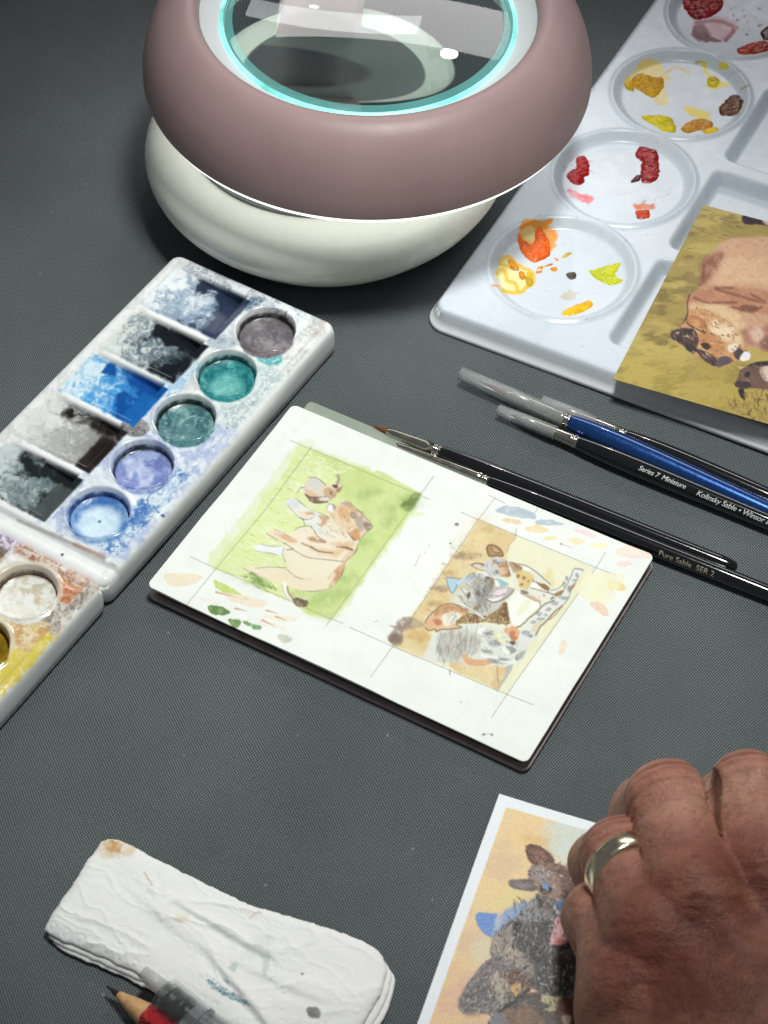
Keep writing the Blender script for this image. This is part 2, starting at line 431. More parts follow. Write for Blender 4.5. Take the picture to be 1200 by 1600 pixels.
_mr = nd(_nt, 'ShaderNodeMapRange'); _mr.inputs['From Min'].default_value = 0.36; _mr.inputs['From Max'].default_value = 0.64; _mr.inputs['To Min'].default_value = 0.12; _mr.inputs['To Max'].default_value = 1.35
_nt.links.new(nd(_nt, 'ShaderNodeTexCoord').outputs['Object'], _no.inputs['Vector']); _nt.links.new(_no.outputs['Fac'], _mr.inputs['Value']); _nt.links.new(_mr.outputs[0], _nt.nodes['Principled BSDF'].inputs['Emission Strength'])
MT['glass'] = mat('lens_glass', (0.86, 0.97, 0.955), rough=0.0, trans=1.0, ior=1.5, nvar=0.0, rvar=0)
MT['black'] = mat('black_lacquer', (0.006, 0.006, 0.007), rough=0.10, spec=0.5, coat=1.0, nscale=500, nvar=0.1, rvar=0.0)
MT['blue'] = mat('metallic_blue_lacquer', lin(18, 66, 130), rough=0.22, metal=0.55, coat=1.0, nscale=900, nvar=0.12, rvar=0.05)
MT['nickel'] = mat('nickel_ferrule', lin(205, 200, 188), rough=0.16, metal=1.0, nscale=300, nvar=0.08, rvar=0.06)
MT['clear'] = thin_clear('clear_plastic_tube', 0.20)
MT['clear2'] = thin_clear('clear_syringe_plastic', 0.025)
MT['hairs'] = mat('sable_hair', lin(120, 70, 40), rough=0.5, nscale=2500, nvar=0.35)
MT['gold'] = mat('gold_lettering', lin(205, 198, 170), rough=0.35, metal=0.4, nvar=0.1)
MT['white_ink'] = mat('white_lettering', lin(235, 235, 235), rough=0.4, nvar=0.05)
MT['rubber'] = mat('black_rubber', (0.012, 0.013, 0.014), rough=0.4, nvar=0.15)
MT['wood'] = mat('cedar_wood', lin(205, 160, 112), rough=0.65, nscale=350, nvar=0.22, bump=0.00005, bscale=900)
MT['lead'] = mat('graphite', (0.03, 0.03, 0.033), rough=0.35, metal=0.3, nvar=0.2)
MT['red'] = mat('red_lacquer', lin(165, 22, 34), rough=0.2, coat=0.5, nscale=300, nvar=0.12)
MT['ring_gold'] = mat('pale_gold', lin(228, 216, 186), rough=0.2, metal=1.0, nscale=500, nvar=0.08, rvar=0.07, bump=0.00005, bscale=700)

# ------------------------------------------------------------------ the cloth on the table
gx = np.linspace(-0.36, 0.40, 240); gy = np.linspace(-0.34, 0.46, 260)
X, Y = np.meshgrid(gx, gy, indexing='ij')
def cloth_z(X, Y):
    z = 0.0022 * (fbm(X / 0.10 + Y / 0.3, Y / 0.07, 3, 3) - 0.5)
    r = fbm((X * 0.8 + Y * 0.55) / 0.035, (Y * 0.8 - X * 0.55) / 0.14, 9, 3)
    z = z + 0.0034 * (0.5 - np.abs(r - 0.5) * 2) * (0.25 + 0.75 * sstep(-0.02, 0.12, Y))
    def fold(ax, ay, bx, by, wd, h):
        a = U(ax, ay)[:2]; b = U(bx, by)[:2]; e = b - a; L = e @ e
        t = np.clip(((X - a[0]) * e[0] + (Y - a[1]) * e[1]) / L, 0, 1)
        d = np.hypot(X - a[0] - t * e[0], Y - a[1] - t * e[1])
        return 1.5 * h * np.exp(-(d / wd) ** 2) * np.sin(np.pi * np.clip(t, 0.02, 0.98))
    z = z + fold(530, 470, 900, 600, 0.007, 0.0026) + fold(560, 560, 720, 520, 0.006, 0.0016) + fold(-60, 430, 170, 520, 0.005, 0.0016)
    z = z + fold(400, 1000, 760, 1080, 0.010, 0.0010) + fold(560, 640, 830, 660, 0.008, 0.0014) + fold(1020, 980, 1300, 1080, 0.008, 0.0014)
    z = z + fold(-40, 1150, 420, 1290, 0.008, 0.0009) + fold(560, 1180, 760, 1320, 0.007, 0.0008) + fold(20, 250, 230, 330, 0.009, 0.0016)
    z = z - 0.0008
    return -0.0004 * np.logaddexp(0, -z / 0.0004)          # crests pressed flat at table level
Z = cloth_z(X, Y)
o = put('table_cloth', np.stack([X, Y, Z], -1), grid_faces(240, 260), MT['cloth'])
tag(o, 'dark grey woven cloth spread over the table under everything', 'cloth', kind='structure')
# ------------------------------------------------------------------ sketchbook
ZP = 0.0052
FB = Frame((458, 632), (1025, 870), (230, 920), ZP)
LB, WB = 0.1361, 0.0902

def rrect(F, u0, u1, v0, v1, z0, z1, r, name, m, parent, seg=5, bev=0.0002):
    """closed slab with rounded corners in the frame F"""
    pts = []
    for cx, cy, a in ((u1 - r, v1 - r, 0), (u0 + r, v1 - r, 90), (u0 + r, v0 + r, 180), (u1 - r, v0 + r, 270)):
        for t in np.linspace(a, a + 90, seg): pts.append((cx + r * math.cos(math.radians(t)), cy + r * math.sin(math.radians(t))))
    pts = np.array(pts); c = pts.mean(0); n = len(pts)
    ins = c + (pts - c) * (1 - bev / 0.03)
    V = np.vstack([F.P(ins[:, 0], ins[:, 1], z0), F.P(pts[:, 0], pts[:, 1], z0 + bev), F.P(pts[:, 0], pts[:, 1], z1 - bev), F.P(ins[:, 0], ins[:, 1], z1)])
    fs = [list(range(n))[::-1], list(range(3 * n, 4 * n))]
    for k in range(3):
        for i in range(n): fs.append([k * n + i, k * n + (i + 1) % n, (k + 1) * n + (i + 1) % n, (k + 1) * n + i])
    return put(name, V, fs, m, parent, smooth=False, fix=True)

cv = Canvas(215, 615, 1045, 1210, 2.2, (0.945, 0.955, 0.94))
W_ = (slice(None), slice(None))
cv.mix(W_, (0.91, 0.91, 0.885), 0.25 * sstep(0.5, 0.75, fbm(cv.X / 90, cv.Y / 90, 4)))
# --- left study: lioness on green
cv.crop(340, 680, 3.529)
wash = [(445, 52), (520, 78), (640, 128), (800, 178), (880, 213), (960, 250), (1085, 318), (1118, 325), (1060, 432), (1000, 522), (995, 552), (930, 592), (850, 722), (800, 802), (740, 862), (690, 950), (620, 1012), (500, 985), (390, 915), (250, 862), (130, 792), (0, 742), (-20, 715), (55, 610), (150, 500), (215, 440), (250, 330), (310, 290), (390, 170)]
cv.fill([(-60, 700), (40, 555), (240, 310), (440, 45), (530, 75), (250, 470), (60, 740)], (0.88, 0.91, 0.74), 0.75, 3, 3, 8, 0.4)
cv.fill([(880, 210), (900, 200), (1010, 260), (1100, 310), (1060, 320)], (0.78, 0.86, 0.52), 0.8, 1.2, 1, 6)
cv.fill([(1030, 420), (1140, 430), (1100, 450), (1030, 450)], (0.84, 0.90, 0.66), 0.6, 1.5, 1)
cv.fill([(780, 790), (810, 800), (790, 825), (740, 850)], (0.80, 0.87, 0.55), 0.7, 1)
cv.fill(wash, (0.87, 0.905, 0.655), 1, 1.0, 1.6, 8, 0.15, 20, 0.2, curve=False)
cv.fill([(540, 90), (800, 180), (1085, 320), (1110, 330), (1000, 522), (850, 722), (690, 950), (620, 1010), (480, 970), (560, 860), (700, 700), (800, 560), (850, 500), (760, 400), (680, 340), (640, 220)], (0.79, 0.855, 0.55), 0.85, 7, 4, 14, 0.35, 22)
for x, y, r, a in ((870, 308, 40, .5), (1062, 372, 58, .85), (950, 410, 45, .5), (800, 590, 50, .45), (710, 790, 60, .5), (575, 900, 75, .5), (940, 480, 40, .45), (800, 335, 34, .5), (440, 875, 50, .6), (690, 870, 45, .4), (215, 790, 55, .6), (250, 820, 40, .6)):
    cv.fill([(x - r, y), (x - r * .3, y - r * .6), (x + r * .7, y - r * .5), (x + r, y + r * .1), (x + r * .2, y + r * .6), (x - r * .6, y + r * .5)], (0.52, 0.65, 0.34), a * .75, r / 5, 3, 6, 0.5, 8)
cv.fill([(1085, 320), (1118, 325), (1075, 410), (1040, 420), (1010, 390), (1050, 350)], (0.36, 0.43, 0.22), .65, 2, 2, 6, .3)
gr = [(480, 90), (640, 150), (620, 240), (420, 330), (460, 480), (400, 600), (350, 720), (300, 850), (20, 740), (200, 470)]
cv.hatch(gr, 90, 11, 195, 14, 1.7, [(0.70, 0.80, 0.36), (0.74, 0.82, 0.40)], 0.5, 3)
cv.hatch(gr, 230, 13, 200, 16, 1.3, [(0.96, 0.97, 0.86), (0.92, 0.95, 0.78)], 0.8, 4, 0.1)
cv.hatch([(520, 130), (720, 170), (640, 260), (520, 230)], 40, 12, 160, 25, 1.2, [(0.93, 0.95, 0.80)], 0.7, 5)
cv.hatch([(130, 770), (330, 830), (260, 860)], 25, 9, 215, 10, 1.2, [(0.35, 0.45, 0.2)], 0.7, 6)
org, rust, cre, pal_, grp, dkb_ = (0.84, 0.66, 0.47), (0.74, 0.47, 0.31), (0.945, 0.915, 0.82), (0.93, 0.945, 0.93), (0.52, 0.50, 0.50), (0.42, 0.31, 0.24)
cv.crop(370, 820, 6.316)
# hind quarters, belly and legs
cv.fill([(470, 190), (600, 130), (900, 170), (1130, 260), (1070, 370), (1050, 450), (1010, 530), (920, 620), (780, 655), (640, 650), (520, 610), (440, 580), (330, 545), (200, 490), (130, 465), (60, 420), (90, 405), (180, 430), (330, 425), (490, 425), (460, 330)], (0.935, 0.885, 0.785), 1, .8, .5, 5, .04)
cv.fill([(490, 430), (560, 500), (720, 540), (900, 600), (860, 640), (720, 655), (560, 615), (400, 560), (300, 500), (380, 450)], (0.925, 0.865, 0.745), .9, 3, 2, 9, .2, 12)
cv.fill([(480, 260), (600, 280), (800, 360), (1040, 370), (1000, 430), (860, 500), (640, 500), (540, 430), (480, 340)], (0.935, 0.895, 0.80), .7, 5, 2, 9, .2)
cv.fill([(1055, 385), (1060, 440), (1030, 500), (980, 560), (920, 615), (930, 570), (975, 500), (960, 460), (1000, 430)], rust, .7, 3, 2, 5, .3, 7)
cv.fill([(980, 440), (1050, 380), (1040, 410), (960, 480), (900, 530)], (0.84, 0.60, 0.43), .5, 2.5, 2, 5, .4)
cv.fill([(200, 205), (260, 195), (340, 212), (450, 212), (465, 270), (400, 295), (330, 278), (200, 260), (185, 235)], (0.925, 0.94, 0.945), 1, .8)
cv.fill([(290, 85), (370, 45), (440, 60), (540, 110), (600, 120), (620, 210), (560, 230), (470, 180), (360, 130)], (0.925, 0.86, 0.755), 1, .8, .5)
cv.fill([(370, 85), (440, 95), (540, 140), (520, 165), (430, 120)], (0.80, 0.60, 0.45), .65, 2.5, 1, 5, .3)
cv.stroke([(470, 580), (475, 640), (500, 700), (540, 745)], 8, (0.945, 0.935, 0.89), 1, 1)
cv.stroke([(500, 610), (510, 670), (550, 730)], 2.2, (0.62, 0.46, 0.35), .8, .8)
cv.stroke([(445, 590), (465, 670), (520, 745)], 0.8, grp, .6)
cv.fill([(545, 735), (600, 725), (690, 745), (705, 785), (680, 812), (620, 812), (580, 790)], (0.43, 0.335, 0.29), .95, 1, 1.2, 5, .3, 5)
# forequarters and shoulder
cv.crop(440, 730, 7.5)
cv.fill([(160, 730), (240, 695), (340, 700), (420, 640), (560, 560), (640, 470), (740, 480), (800, 600), (860, 700), (900, 860), (880, 940), (840, 1030), (740, 1115), (560, 1085), (330, 1010), (150, 960), (100, 860)], (0.93, 0.885, 0.80), 1, .8, .4)
cv.fill([(40, 420), (100, 365), (160, 360), (230, 420), (320, 490), (440, 535), (550, 590), (540, 650), (470, 700), (390, 680), (290, 650), (240, 610), (170, 560), (80, 470)], (0.915, 0.91, 0.89), 1, .8, .3)
cv.fill([(430, 560), (550, 585), (530, 650), (470, 695), (430, 680), (480, 640), (440, 590)], (0.80, 0.60, 0.44), .8, 2.5, 1, 5, .3, 6)
cv.fill([(200, 520), (320, 520), (370, 545), (350, 590), (240, 590)], (0.93, 0.85, 0.74), .8, 2)
cv.fill([(280, 530), (350, 520), (370, 545), (300, 560)], (0.76, 0.52, 0.37), .6, 1.6, 1)
cv.fill([(60, 420), (120, 370), (170, 370), (220, 430), (180, 480), (100, 460)], (0.85, 0.86, 0.86), .8, 2)
cv.fill([(0, 790), (60, 790), (150, 840), (180, 870), (120, 890), (0, 830)], (0.86, 0.69, 0.54), .8, 2, 1, 5, .3)
cv.fill([(300, 830), (360, 815), (420, 840), (520, 880), (440, 885), (340, 865)], (0.72, 0.52, 0.38), .75, 2, 1, 4, .3)
cv.fill([(560, 890), (700, 880), (800, 860), (860, 900), (820, 970), (720, 960), (640, 930)], (0.85, 0.68, 0.51), .8, 4, 2, 8, .3, 9)
cv.fill([(240, 890), (420, 950), (600, 960), (740, 960), (700, 1010), (620, 1050), (420, 1000)], (0.885, 0.74, 0.57), .8, 4, 2, 8, .3, 9)
cv.fill([(760, 1000), (850, 960), (860, 1000), (760, 1100), (700, 1110)], (0.87, 0.71, 0.54), .7, 2, 1.5, 5, .3)
cv.fill([(320, 640), (420, 700), (560, 780), (480, 800), (380, 740)], (0.86, 0.89, 0.90), .7, 2)
cv.hatch([(430, 700), (620, 620), (760, 760), (740, 860), (560, 820)], 46, 10, 35, 14, .8, [(0.55, 0.49, 0.44), (0.97, 0.97, 0.95), (0.72, 0.64, 0.55), (0.97, 0.97, 0.95)], .6, 10)
# head
cv.fill([(520, 470), (560, 430), (620, 450), (680, 430), (720, 405), (800, 405), (840, 460), (910, 510), (950, 520), (980, 590), (1050, 660), (1060, 710), (1020, 750), (960, 800), (920, 850), (860, 870), (790, 800), (700, 720), (620, 640), (570, 560), (525, 510)], (0.91, 0.81, 0.68), 1, .8, .4)
cv.fill([(680, 460), (780, 480), (800, 560), (790, 640), (740, 620), (660, 540)], (0.86, 0.66, 0.47), .8, 2.2, 1.5, 5, .35, 6)
cv.fill([(740, 410), (800, 405), (850, 470), (900, 520), (860, 560), (800, 500)], (0.79, 0.64, 0.51), .8, 2, 1.5, 4, .4)
cv.fill([(860, 590), (920, 560), (960, 620), (980, 700), (920, 760), (880, 690)], (0.70, 0.645, 0.59), .85, 2, 1.5, 5, .3)
cv.fill([(960, 640), (1020, 640), (1062, 700), (1010, 745), (970, 700)], (0.55, 0.48, 0.45), .8, 1.4, 1, 4, .45, 4)
cv.fill([(910, 515), (960, 530), (980, 590), (940, 580)], (0.73, 0.65, 0.57), .8, 1.2)
cv.fill([(770, 740), (800, 710), (870, 705), (920, 790), (915, 850), (860, 860), (830, 830), (800, 780)], (0.80, 0.58, 0.40), .9, 1.2, 1, 4, .25)
cv.fill([(780, 730), (830, 705), (870, 715), (800, 760)], (0.93, 0.86, 0.76), .9, 1)
cv.fill([(530, 470), (560, 440), (600, 450), (620, 490), (590, 520), (540, 505)], (0.94, 0.945, 0.945), .95, 1)
cv.fill([(600, 440), (640, 460), (625, 500), (605, 490)], (0.52, 0.53, 0.55), .7, 1.2)
cv.fill([(690, 420), (760, 405), (790, 420), (760, 460), (720, 440)], (0.68, 0.655, 0.645), .8, 1, .8, 3, .4)
cv.fill([(800, 540), (840, 530), (880, 570), (850, 605), (815, 590)], (0.45, 0.42, 0.41), .8, 1, .6, 3, .3)
cv.fill([(830, 555), (850, 555), (845, 575)], (0.82, 0.80, 0.76), .8, .6)
cv.hatch([(560, 520), (700, 480), (800, 620), (860, 700), (760, 760), (640, 650)], 40, 6, 45, 30, .7, [(0.96, 0.92, 0.85), (0.72, 0.53, 0.39), (0.62, 0.56, 0.52)], .55, 11)
# cub
cv.fill([(260, 240), (290, 170), (350, 110), (420, 130), (480, 180), (530, 220), (600, 210), (660, 190), (710, 220), (680, 270), (640, 300), (640, 360), (560, 395), (480, 412), (400, 420), (330, 390), (270, 320)], (0.88, 0.83, 0.765), 1, .8, .4)
cv.fill([(270, 310), (350, 340), (440, 340), (440, 390), (540, 400), (470, 415), (390, 420), (320, 380)], (0.47, 0.365, 0.31), .9, 1, 1, 4, .3, 4)
cv.fill([(500, 260), (560, 240), (630, 270), (640, 330), (590, 370), (520, 340), (490, 300)], (0.77, 0.56, 0.37), .85, 1.4, 1, 4, .35)
cv.fill([(280, 260), (330, 270), (420, 330), (340, 335), (280, 300)], (0.87, 0.70, 0.56), .8, 1.6, 1)
cv.fill([(310, 160), (380, 130), (450, 190), (420, 260), (340, 230)], (0.83, 0.835, 0.83), .75, 1.6, 1.5, 4, .4)
cv.fill([(590, 210), (650, 205), (660, 235), (630, 250)], (0.30, 0.215, 0.18), .9, .8, .5)
cv.fill([(640, 260), (700, 225), (715, 215), (690, 280), (650, 300)], (0.64, 0.44, 0.31), .8, 1)
cv.stroke([(660, 95), (670, 140), (655, 190)], 4.2, (0.66, 0.60, 0.53), .9, .8)
cv.fill([(560, 285), (590, 280), (600, 310), (570, 325)], (0.50, 0.44, 0.42), .8, 1)
cv.specks([(450, 340), (560, 330), (620, 370), (500, 400)], 16, .5, 1.5, [(0.32, 0.28, 0.27), (0.93, 0.93, 0.92)], .8, 8)
# pencil and brown contour, broken and uneven
def contour(pts, w, c, a):
    p = spline(cv.T(pts), False); o_, z_ = cv.o, cv.z; cv.o, cv.z = (0, 0), 1.0
    r = np.random.RandomState(len(p) * 7 + int(p[0, 0]))
    i = 0
    while i < len(p) - 1:
        j = min(len(p) - 1, i + r.randint(2, 5)); cv.stroke(p[i:j + 1], w * r.uniform(.5, 1.3), c, a * r.uniform(.35, 1.1), .5, curve=False); i = j
    cv.o, cv.z = o_, z_
for q in ([(250, 615), (270, 660), (270, 690)], [(160, 360), (230, 420), (320, 490), (440, 535), (550, 590)], [(60, 430), (120, 500), (200, 580), (260, 610), (340, 605), (395, 560), (370, 540)], [(150, 740), (220, 700), (330, 690), (360, 720)], [(380, 740), (420, 810), (520, 870)], [(230, 895), (340, 930), (440, 985), (600, 1005)], [(640, 930), (740, 950), (830, 970)], [(890, 900), (860, 1000), (740, 1115)], [(980, 590), (1050, 655), (1065, 710), (1010, 750), (950, 810), (910, 870)], [(800, 410), (860, 470), (910, 515), (950, 530)], [(320, 120), (420, 130), (520, 210)], [(270, 240), (230, 240), (180, 300)], [(60, 970), (140, 960)], [(520, 490), (560, 430), (610, 440)]):
    contour(q, 1.0, (0.40, 0.35, 0.34), .8)
for q in ([(340, 930), (440, 985), (600, 1005)], [(700, 935), (760, 940), (830, 972)], [(440, 850), (520, 882)], [(780, 770), (830, 830), (860, 860)], [(320, 385), (400, 420), (540, 405)]): contour(q, 1.9, (0.36, 0.27, 0.23), .8)
cv.crop(370, 820, 6.316)
for q in ([(640, 180), (720, 220), (820, 260), (940, 275)], [(1190, 240), (1130, 310), (1070, 370), (1050, 450), (1010, 530), (920, 620), (780, 655), (640, 655)], [(240, 190), (330, 212), (450, 212)], [(190, 260), (330, 280), (400, 300)], [(180, 430), (330, 418), (490, 425)], [(490, 440), (600, 520), (730, 540)], [(470, 180), (560, 240)], [(560, 250), (700, 320), (900, 345), (1060, 365)], [(370, 45), (450, 80), (540, 125)], [(290, 85), (400, 150), (480, 190)], [(60, 425), (140, 465), (210, 490)], [(465, 230), (450, 290), (480, 370)]):
    contour(q, .95, (0.42, 0.37, 0.36), .75)
cv.stroke([(130, 480), (180, 500), (250, 550)], 3, (0.44, 0.55, 0.28), .7, 1.5); cv.stroke([(160, 560), (250, 590), (330, 610)], 2.5, (0.44, 0.55, 0.28), .6, 1.5)
cv.crop(340, 680, 3.529)
gp = (0.52, 0.53, 0.47)
for q in ([(400, 28), (640, 128), (1085, 318), (1172, 355)], [(1190, 228), (1000, 495), (760, 830), (600, 1048)], [(520, 62), (260, 415), (-12, 738)], [(-150, 670), (0, 738), (380, 905), (620, 1012), (690, 1037)], [(-12, 738), (-190, 960)]):
    cv.stroke(q, 0.8, gp, .65, .5, curve=False)
# swatches under the lioness
cv.crop(210, 600, 2.353)
for q, c, a in (([(290, 722), (330, 735), (420, 790), (380, 790), (310, 755)], (0.76, 0.84, 0.46), .9), ([(270, 818), (300, 814), (352, 838), (330, 850), (285, 845)], (0.38, 0.52, 0.28), .95),
                ([(345, 865), (390, 870), (385, 892), (362, 895)], (0.45, 0.57, 0.34), .9), ([(400, 872), (425, 876), (430, 886), (405, 884)], (0.45, 0.62, 0.38), .9), ([(435, 886), (468, 890), (462, 902), (438, 900)], (0.46, 0.64, 0.42), .9),
                ([(115, 700), (230, 700), (245, 718), (170, 745), (120, 730)], (0.93, 0.87, 0.75), .75), ([(525, 926), (560, 925), (580, 942), (545, 950)], (0.80, 0.80, 0.74), .9),
                ([(340, 770), (480, 800), (450, 820), (360, 800)], (0.95, 0.88, 0.80), .8), ([(500, 850), (600, 858), (570, 875), (480, 860)], (0.96, 0.91, 0.83), .8), ([(230, 780), (320, 810), (260, 800)], (0.95, 0.92, 0.86), .8), ([(450, 870), (420, 860), (520, 880), (560, 900), (480, 890)], (0.95, 0.91, 0.85), .7)):
    cv.fill(q, c, a, 1, 1.5, 6, .2, 8, .3)
for q in ([(300, 765), (370, 783)], [(470, 868), (520, 892)], [(485, 832), (530, 845)], [(370, 825), (415, 835)], [(520, 855), (560, 870)]):
    cv.stroke(q, 2.2, (0.72, 0.50, 0.38), .75, .7, True)
cv.fill([(575, 170), (610, 165), (600, 185)], (0.93, 0.92, 0.85), .6, 2)
# --- right study: painted dogs on straw yellow
cv.crop(600, 740, 3.333)
cv.fill([(480, 200), (560, 225), (440, 300), (380, 390), (330, 400), (400, 290)], (0.93, 0.88, 0.80), .5, 6, 4, 9, .5)
q4 = [(490, 242), (760, 352), (1105, 492), (880, 815), (640, 1150), (590, 1135), (330, 1018), (45, 900), (100, 815), (330, 475)]
cv.fill(q4, (0.925, 0.915, 0.80), 1, 1, 1.0, 8, .1, 20, .1, curve=False)
cv.fill([(490, 242), (680, 320), (640, 440), (520, 470), (400, 640), (220, 760), (260, 860), (205, 960), (45, 900), (100, 815), (330, 475)], (0.87, 0.765, 0.56), .92, 6, 3, 12, .25, 16, curve=False)
for x, y, rx, ry, c, a in ((560, 290, 60, 20, (0.80, 0.66, 0.42), .5), (430, 430, 80, 14, (0.60, 0.52, 0.44), .7), (300, 600, 60, 16, (0.62, 0.52, 0.42), .7), (260, 680, 40, 16, (0.70, 0.58, 0.42), .6), (130, 780, 70, 30, (0.58, 0.49, 0.42), .75), (60, 860, 40, 40, (0.52, 0.44, 0.38), .7), (180, 850, 60, 30, (0.80, 0.63, 0.40), .6), (340, 520, 50, 12, (0.72, 0.60, 0.42), .6), (480, 330, 60, 14, (0.92, 0.82, 0.60), .7), (860, 560, 30, 70, (0.90, 0.84, 0.58), .5), (750, 640, 40, 60, (0.93, 0.87, 0.62), .5)):
    cv.fill([(x - rx, y), (x - rx * .3, y - ry), (x + rx * .6, y - ry * .8), (x + rx, y + ry * .3), (x, y + ry)], c, a, 3, 3, 8, .4, 9)
cv.hatch([(360, 400), (480, 300), (500, 420), (350, 620), (200, 760), (240, 600)], 60, 13, 20, 12, 1.2, [(0.66, 0.54, 0.40), (0.93, 0.85, 0.66)], .5, 20)
cv.hatch([(700, 420), (900, 470), (1040, 520), (960, 690), (860, 860), (760, 960), (700, 1060), (660, 1050), (900, 600)], 60, 22, 120, 8, 1.6, [(0.97, 0.95, 0.86), (0.90, 0.86, 0.62)], .5, 21)
cv.fill([(40, 790), (100, 800), (90, 822), (30, 795)], (0.50, 0.43, 0.38), .7, 1.2, 1)
cv.fill([(30, 850), (70, 830), (100, 860), (60, 890), (35, 880)], (0.47, 0.40, 0.34), .7, 2, 2, 5, .3)
umb, slate, fawn, gren = (0.50, 0.39, 0.27), (0.60, 0.60, 0.585), (0.86, 0.74, 0.50), (0.87, 0.66, 0.48)
# adult: neck, chest and the tan of the shoulder
cv.crop(660, 940, 6)
cv.fill([(20, 535), (130, 290), (300, 250), (420, 210), (560, 210), (760, 250), (900, 300), (1000, 400), (960, 520), (880, 590), (760, 600), (620, 590), (500, 600), (380, 640), (260, 610), (200, 570)], (0.875, 0.88, 0.85), 1, 1.2, 1)
cv.fill([(150, 330), (250, 280), (400, 260), (520, 320), (540, 440), (470, 500), (380, 490), (330, 560), (160, 560), (130, 460)], (0.74, 0.735, 0.69), .75, 3, 2, 8, .35, 10)
cv.hatch([(140, 320), (330, 270), (500, 250), (540, 420), (440, 520), (330, 570), (160, 570)], 200, 13, 97, 10, .8, [(0.46, 0.45, 0.42), (0.60, 0.59, 0.55), (0.90, 0.90, 0.87), (0.68, 0.66, 0.60)], .6, 22, .08)
cv.hatch([(560, 250), (700, 260), (820, 340), (940, 420), (900, 560), (760, 560), (600, 480), (540, 400)], 80, 9, 30, 25, 1.1, [(0.55, 0.55, 0.53), (0.93, 0.935, 0.92), (0.70, 0.70, 0.67)], .6, 23, .1)
for q in ([(560, 290), (660, 280), (700, 310), (610, 320)], [(620, 370), (690, 360), (740, 400), (680, 420), (630, 400)], [(780, 430), (850, 420), (880, 470), (800, 490)], [(560, 450), (640, 460), (660, 490), (590, 485)], [(600, 530), (720, 550), (800, 580), (660, 580)], [(880, 500), (960, 460), (940, 520), (880, 550)], [(720, 530), (820, 540), (820, 560), (740, 550)]):
    cv.fill(q, (0.56, 0.565, 0.56), .8, 1.6, 1.4, 4, .3, 5)
for q in ([(540, 480), (620, 500), (720, 520), (680, 535), (560, 525)], [(520, 260), (580, 240), (560, 300), (520, 300)], [(760, 420), (820, 470), (800, 500), (750, 450)], [(740, 555), (880, 560), (840, 580), (750, 575)]):
    cv.fill(q, (0.965, 0.96, 0.93), .85, 1.2, 1)
cv.fill([(670, 290), (740, 300), (730, 330), (690, 325)], (0.93, 0.93, 0.70), .85, 1.5, 1); cv.fill([(710, 350), (790, 345), (780, 375), (720, 385)], (0.93, 0.93, 0.72), .85, 1.5, 1)
cv.fill([(240, 590), (330, 560), (390, 570), (420, 640), (370, 680), (290, 640)], fawn, .75, 2.5, 1.5, 6, .3)
cv.fill([(375, 500), (410, 495), (470, 540), (600, 545), (650, 570), (600, 600), (500, 605), (420, 590), (385, 550)], gren, .9, 1.6, 1, 5, .25, 6, .3)
cv.fill([(390, 680), (430, 640), (440, 610), (560, 610), (700, 600), (780, 620), (770, 700), (710, 820), (630, 790), (500, 730)], (0.90, 0.805, 0.62), .9, 1.6, 1.2, 8, .3, 9, .2)
cv.fill([(640, 780), (700, 700), (740, 760), (710, 825)], (0.86, 0.71, 0.49), .7, 2); cv.fill([(700, 620), (780, 620), (770, 680), (710, 690)], (0.89, 0.73, 0.56), .7, 2)
cv.fill([(780, 610), (850, 595), (810, 690), (730, 800), (700, 850), (710, 790), (770, 700)], (0.70, 0.70, 0.68), .8, 1.6, 1, 5, .3)
cv.stroke([(700, 610), (705, 700), (715, 760)], 1.0, (0.5, 0.45, 0.38), .7); cv.stroke([(250, 640), (262, 690)], .8, (0.5, 0.5, 0.48), .7)
cv.fill([(770, 260), (850, 230), (910, 270), (915, 310), (880, 360), (840, 350), (790, 310)], (0.88, 0.66, 0.50), .95, 1.4, 1.2, 4, .3, 5)
cv.fill([(820, 290), (870, 280), (860, 320), (890, 340), (860, 370), (825, 350)], (0.72, 0.45, 0.31), .8, 1.3, 1); cv.fill([(815, 375), (870, 372), (850, 412)], (0.36, 0.25, 0.19), .85, .9)
# big ear
ear = [(25, 200), (50, 150), (110, 90), (190, 35), (260, 18), (330, 35), (370, 65), (430, 75), (430, 120), (370, 130), (330, 180), (320, 220), (370, 240), (280, 258), (180, 262), (130, 280), (120, 262), (60, 270), (30, 240)]
cv.fill(ear, (0.89, 0.74, 0.585), 1, .9, .6)
cv.fill([(110, 100), (200, 40), (300, 40), (420, 85), (400, 110), (300, 90), (200, 110), (130, 140)], (0.73, 0.54, 0.38), .8, 1.6, 1.2, 5, .4, 6)
cv.fill([(180, 140), (260, 100), (340, 110), (360, 140), (320, 200), (220, 230), (190, 190)], (0.93, 0.915, 0.855), .95, 2, 1, 5)
cv.fill([(100, 160), (160, 170), (180, 210), (140, 225), (110, 200)], (0.73, 0.45, 0.30), .75, 2.2, 1.4, 4, .3)
cv.fill([(40, 190), (90, 150), (110, 220), (60, 255)], (0.86, 0.67, 0.53), .6, 2)
cv.hatch([(230, 110), (320, 110), (300, 210), (230, 200)], 26, 8, 105, 10, .9, [(0.55, 0.58, 0.57), (0.96, 0.95, 0.90), (0.70, 0.62, 0.50)], .7, 24)
for q in (ear[:8], ear[10:]): 
    cv.stroke(q, 1.7, (0.45, 0.33, 0.23), .7, .7, jit=.5)
cv.fill([(330, 170), (400, 120), (440, 130), (440, 190), (380, 205), (310, 215)], (0.58, 0.45, 0.30), .85, 1.4, 1, 4, .35); cv.specks([(340, 170), (430, 130), (440, 190), (340, 205)], 12, .8, 2, [(0.93, 0.86, 0.66), (0.36, 0.26, 0.18)], .9, 61)
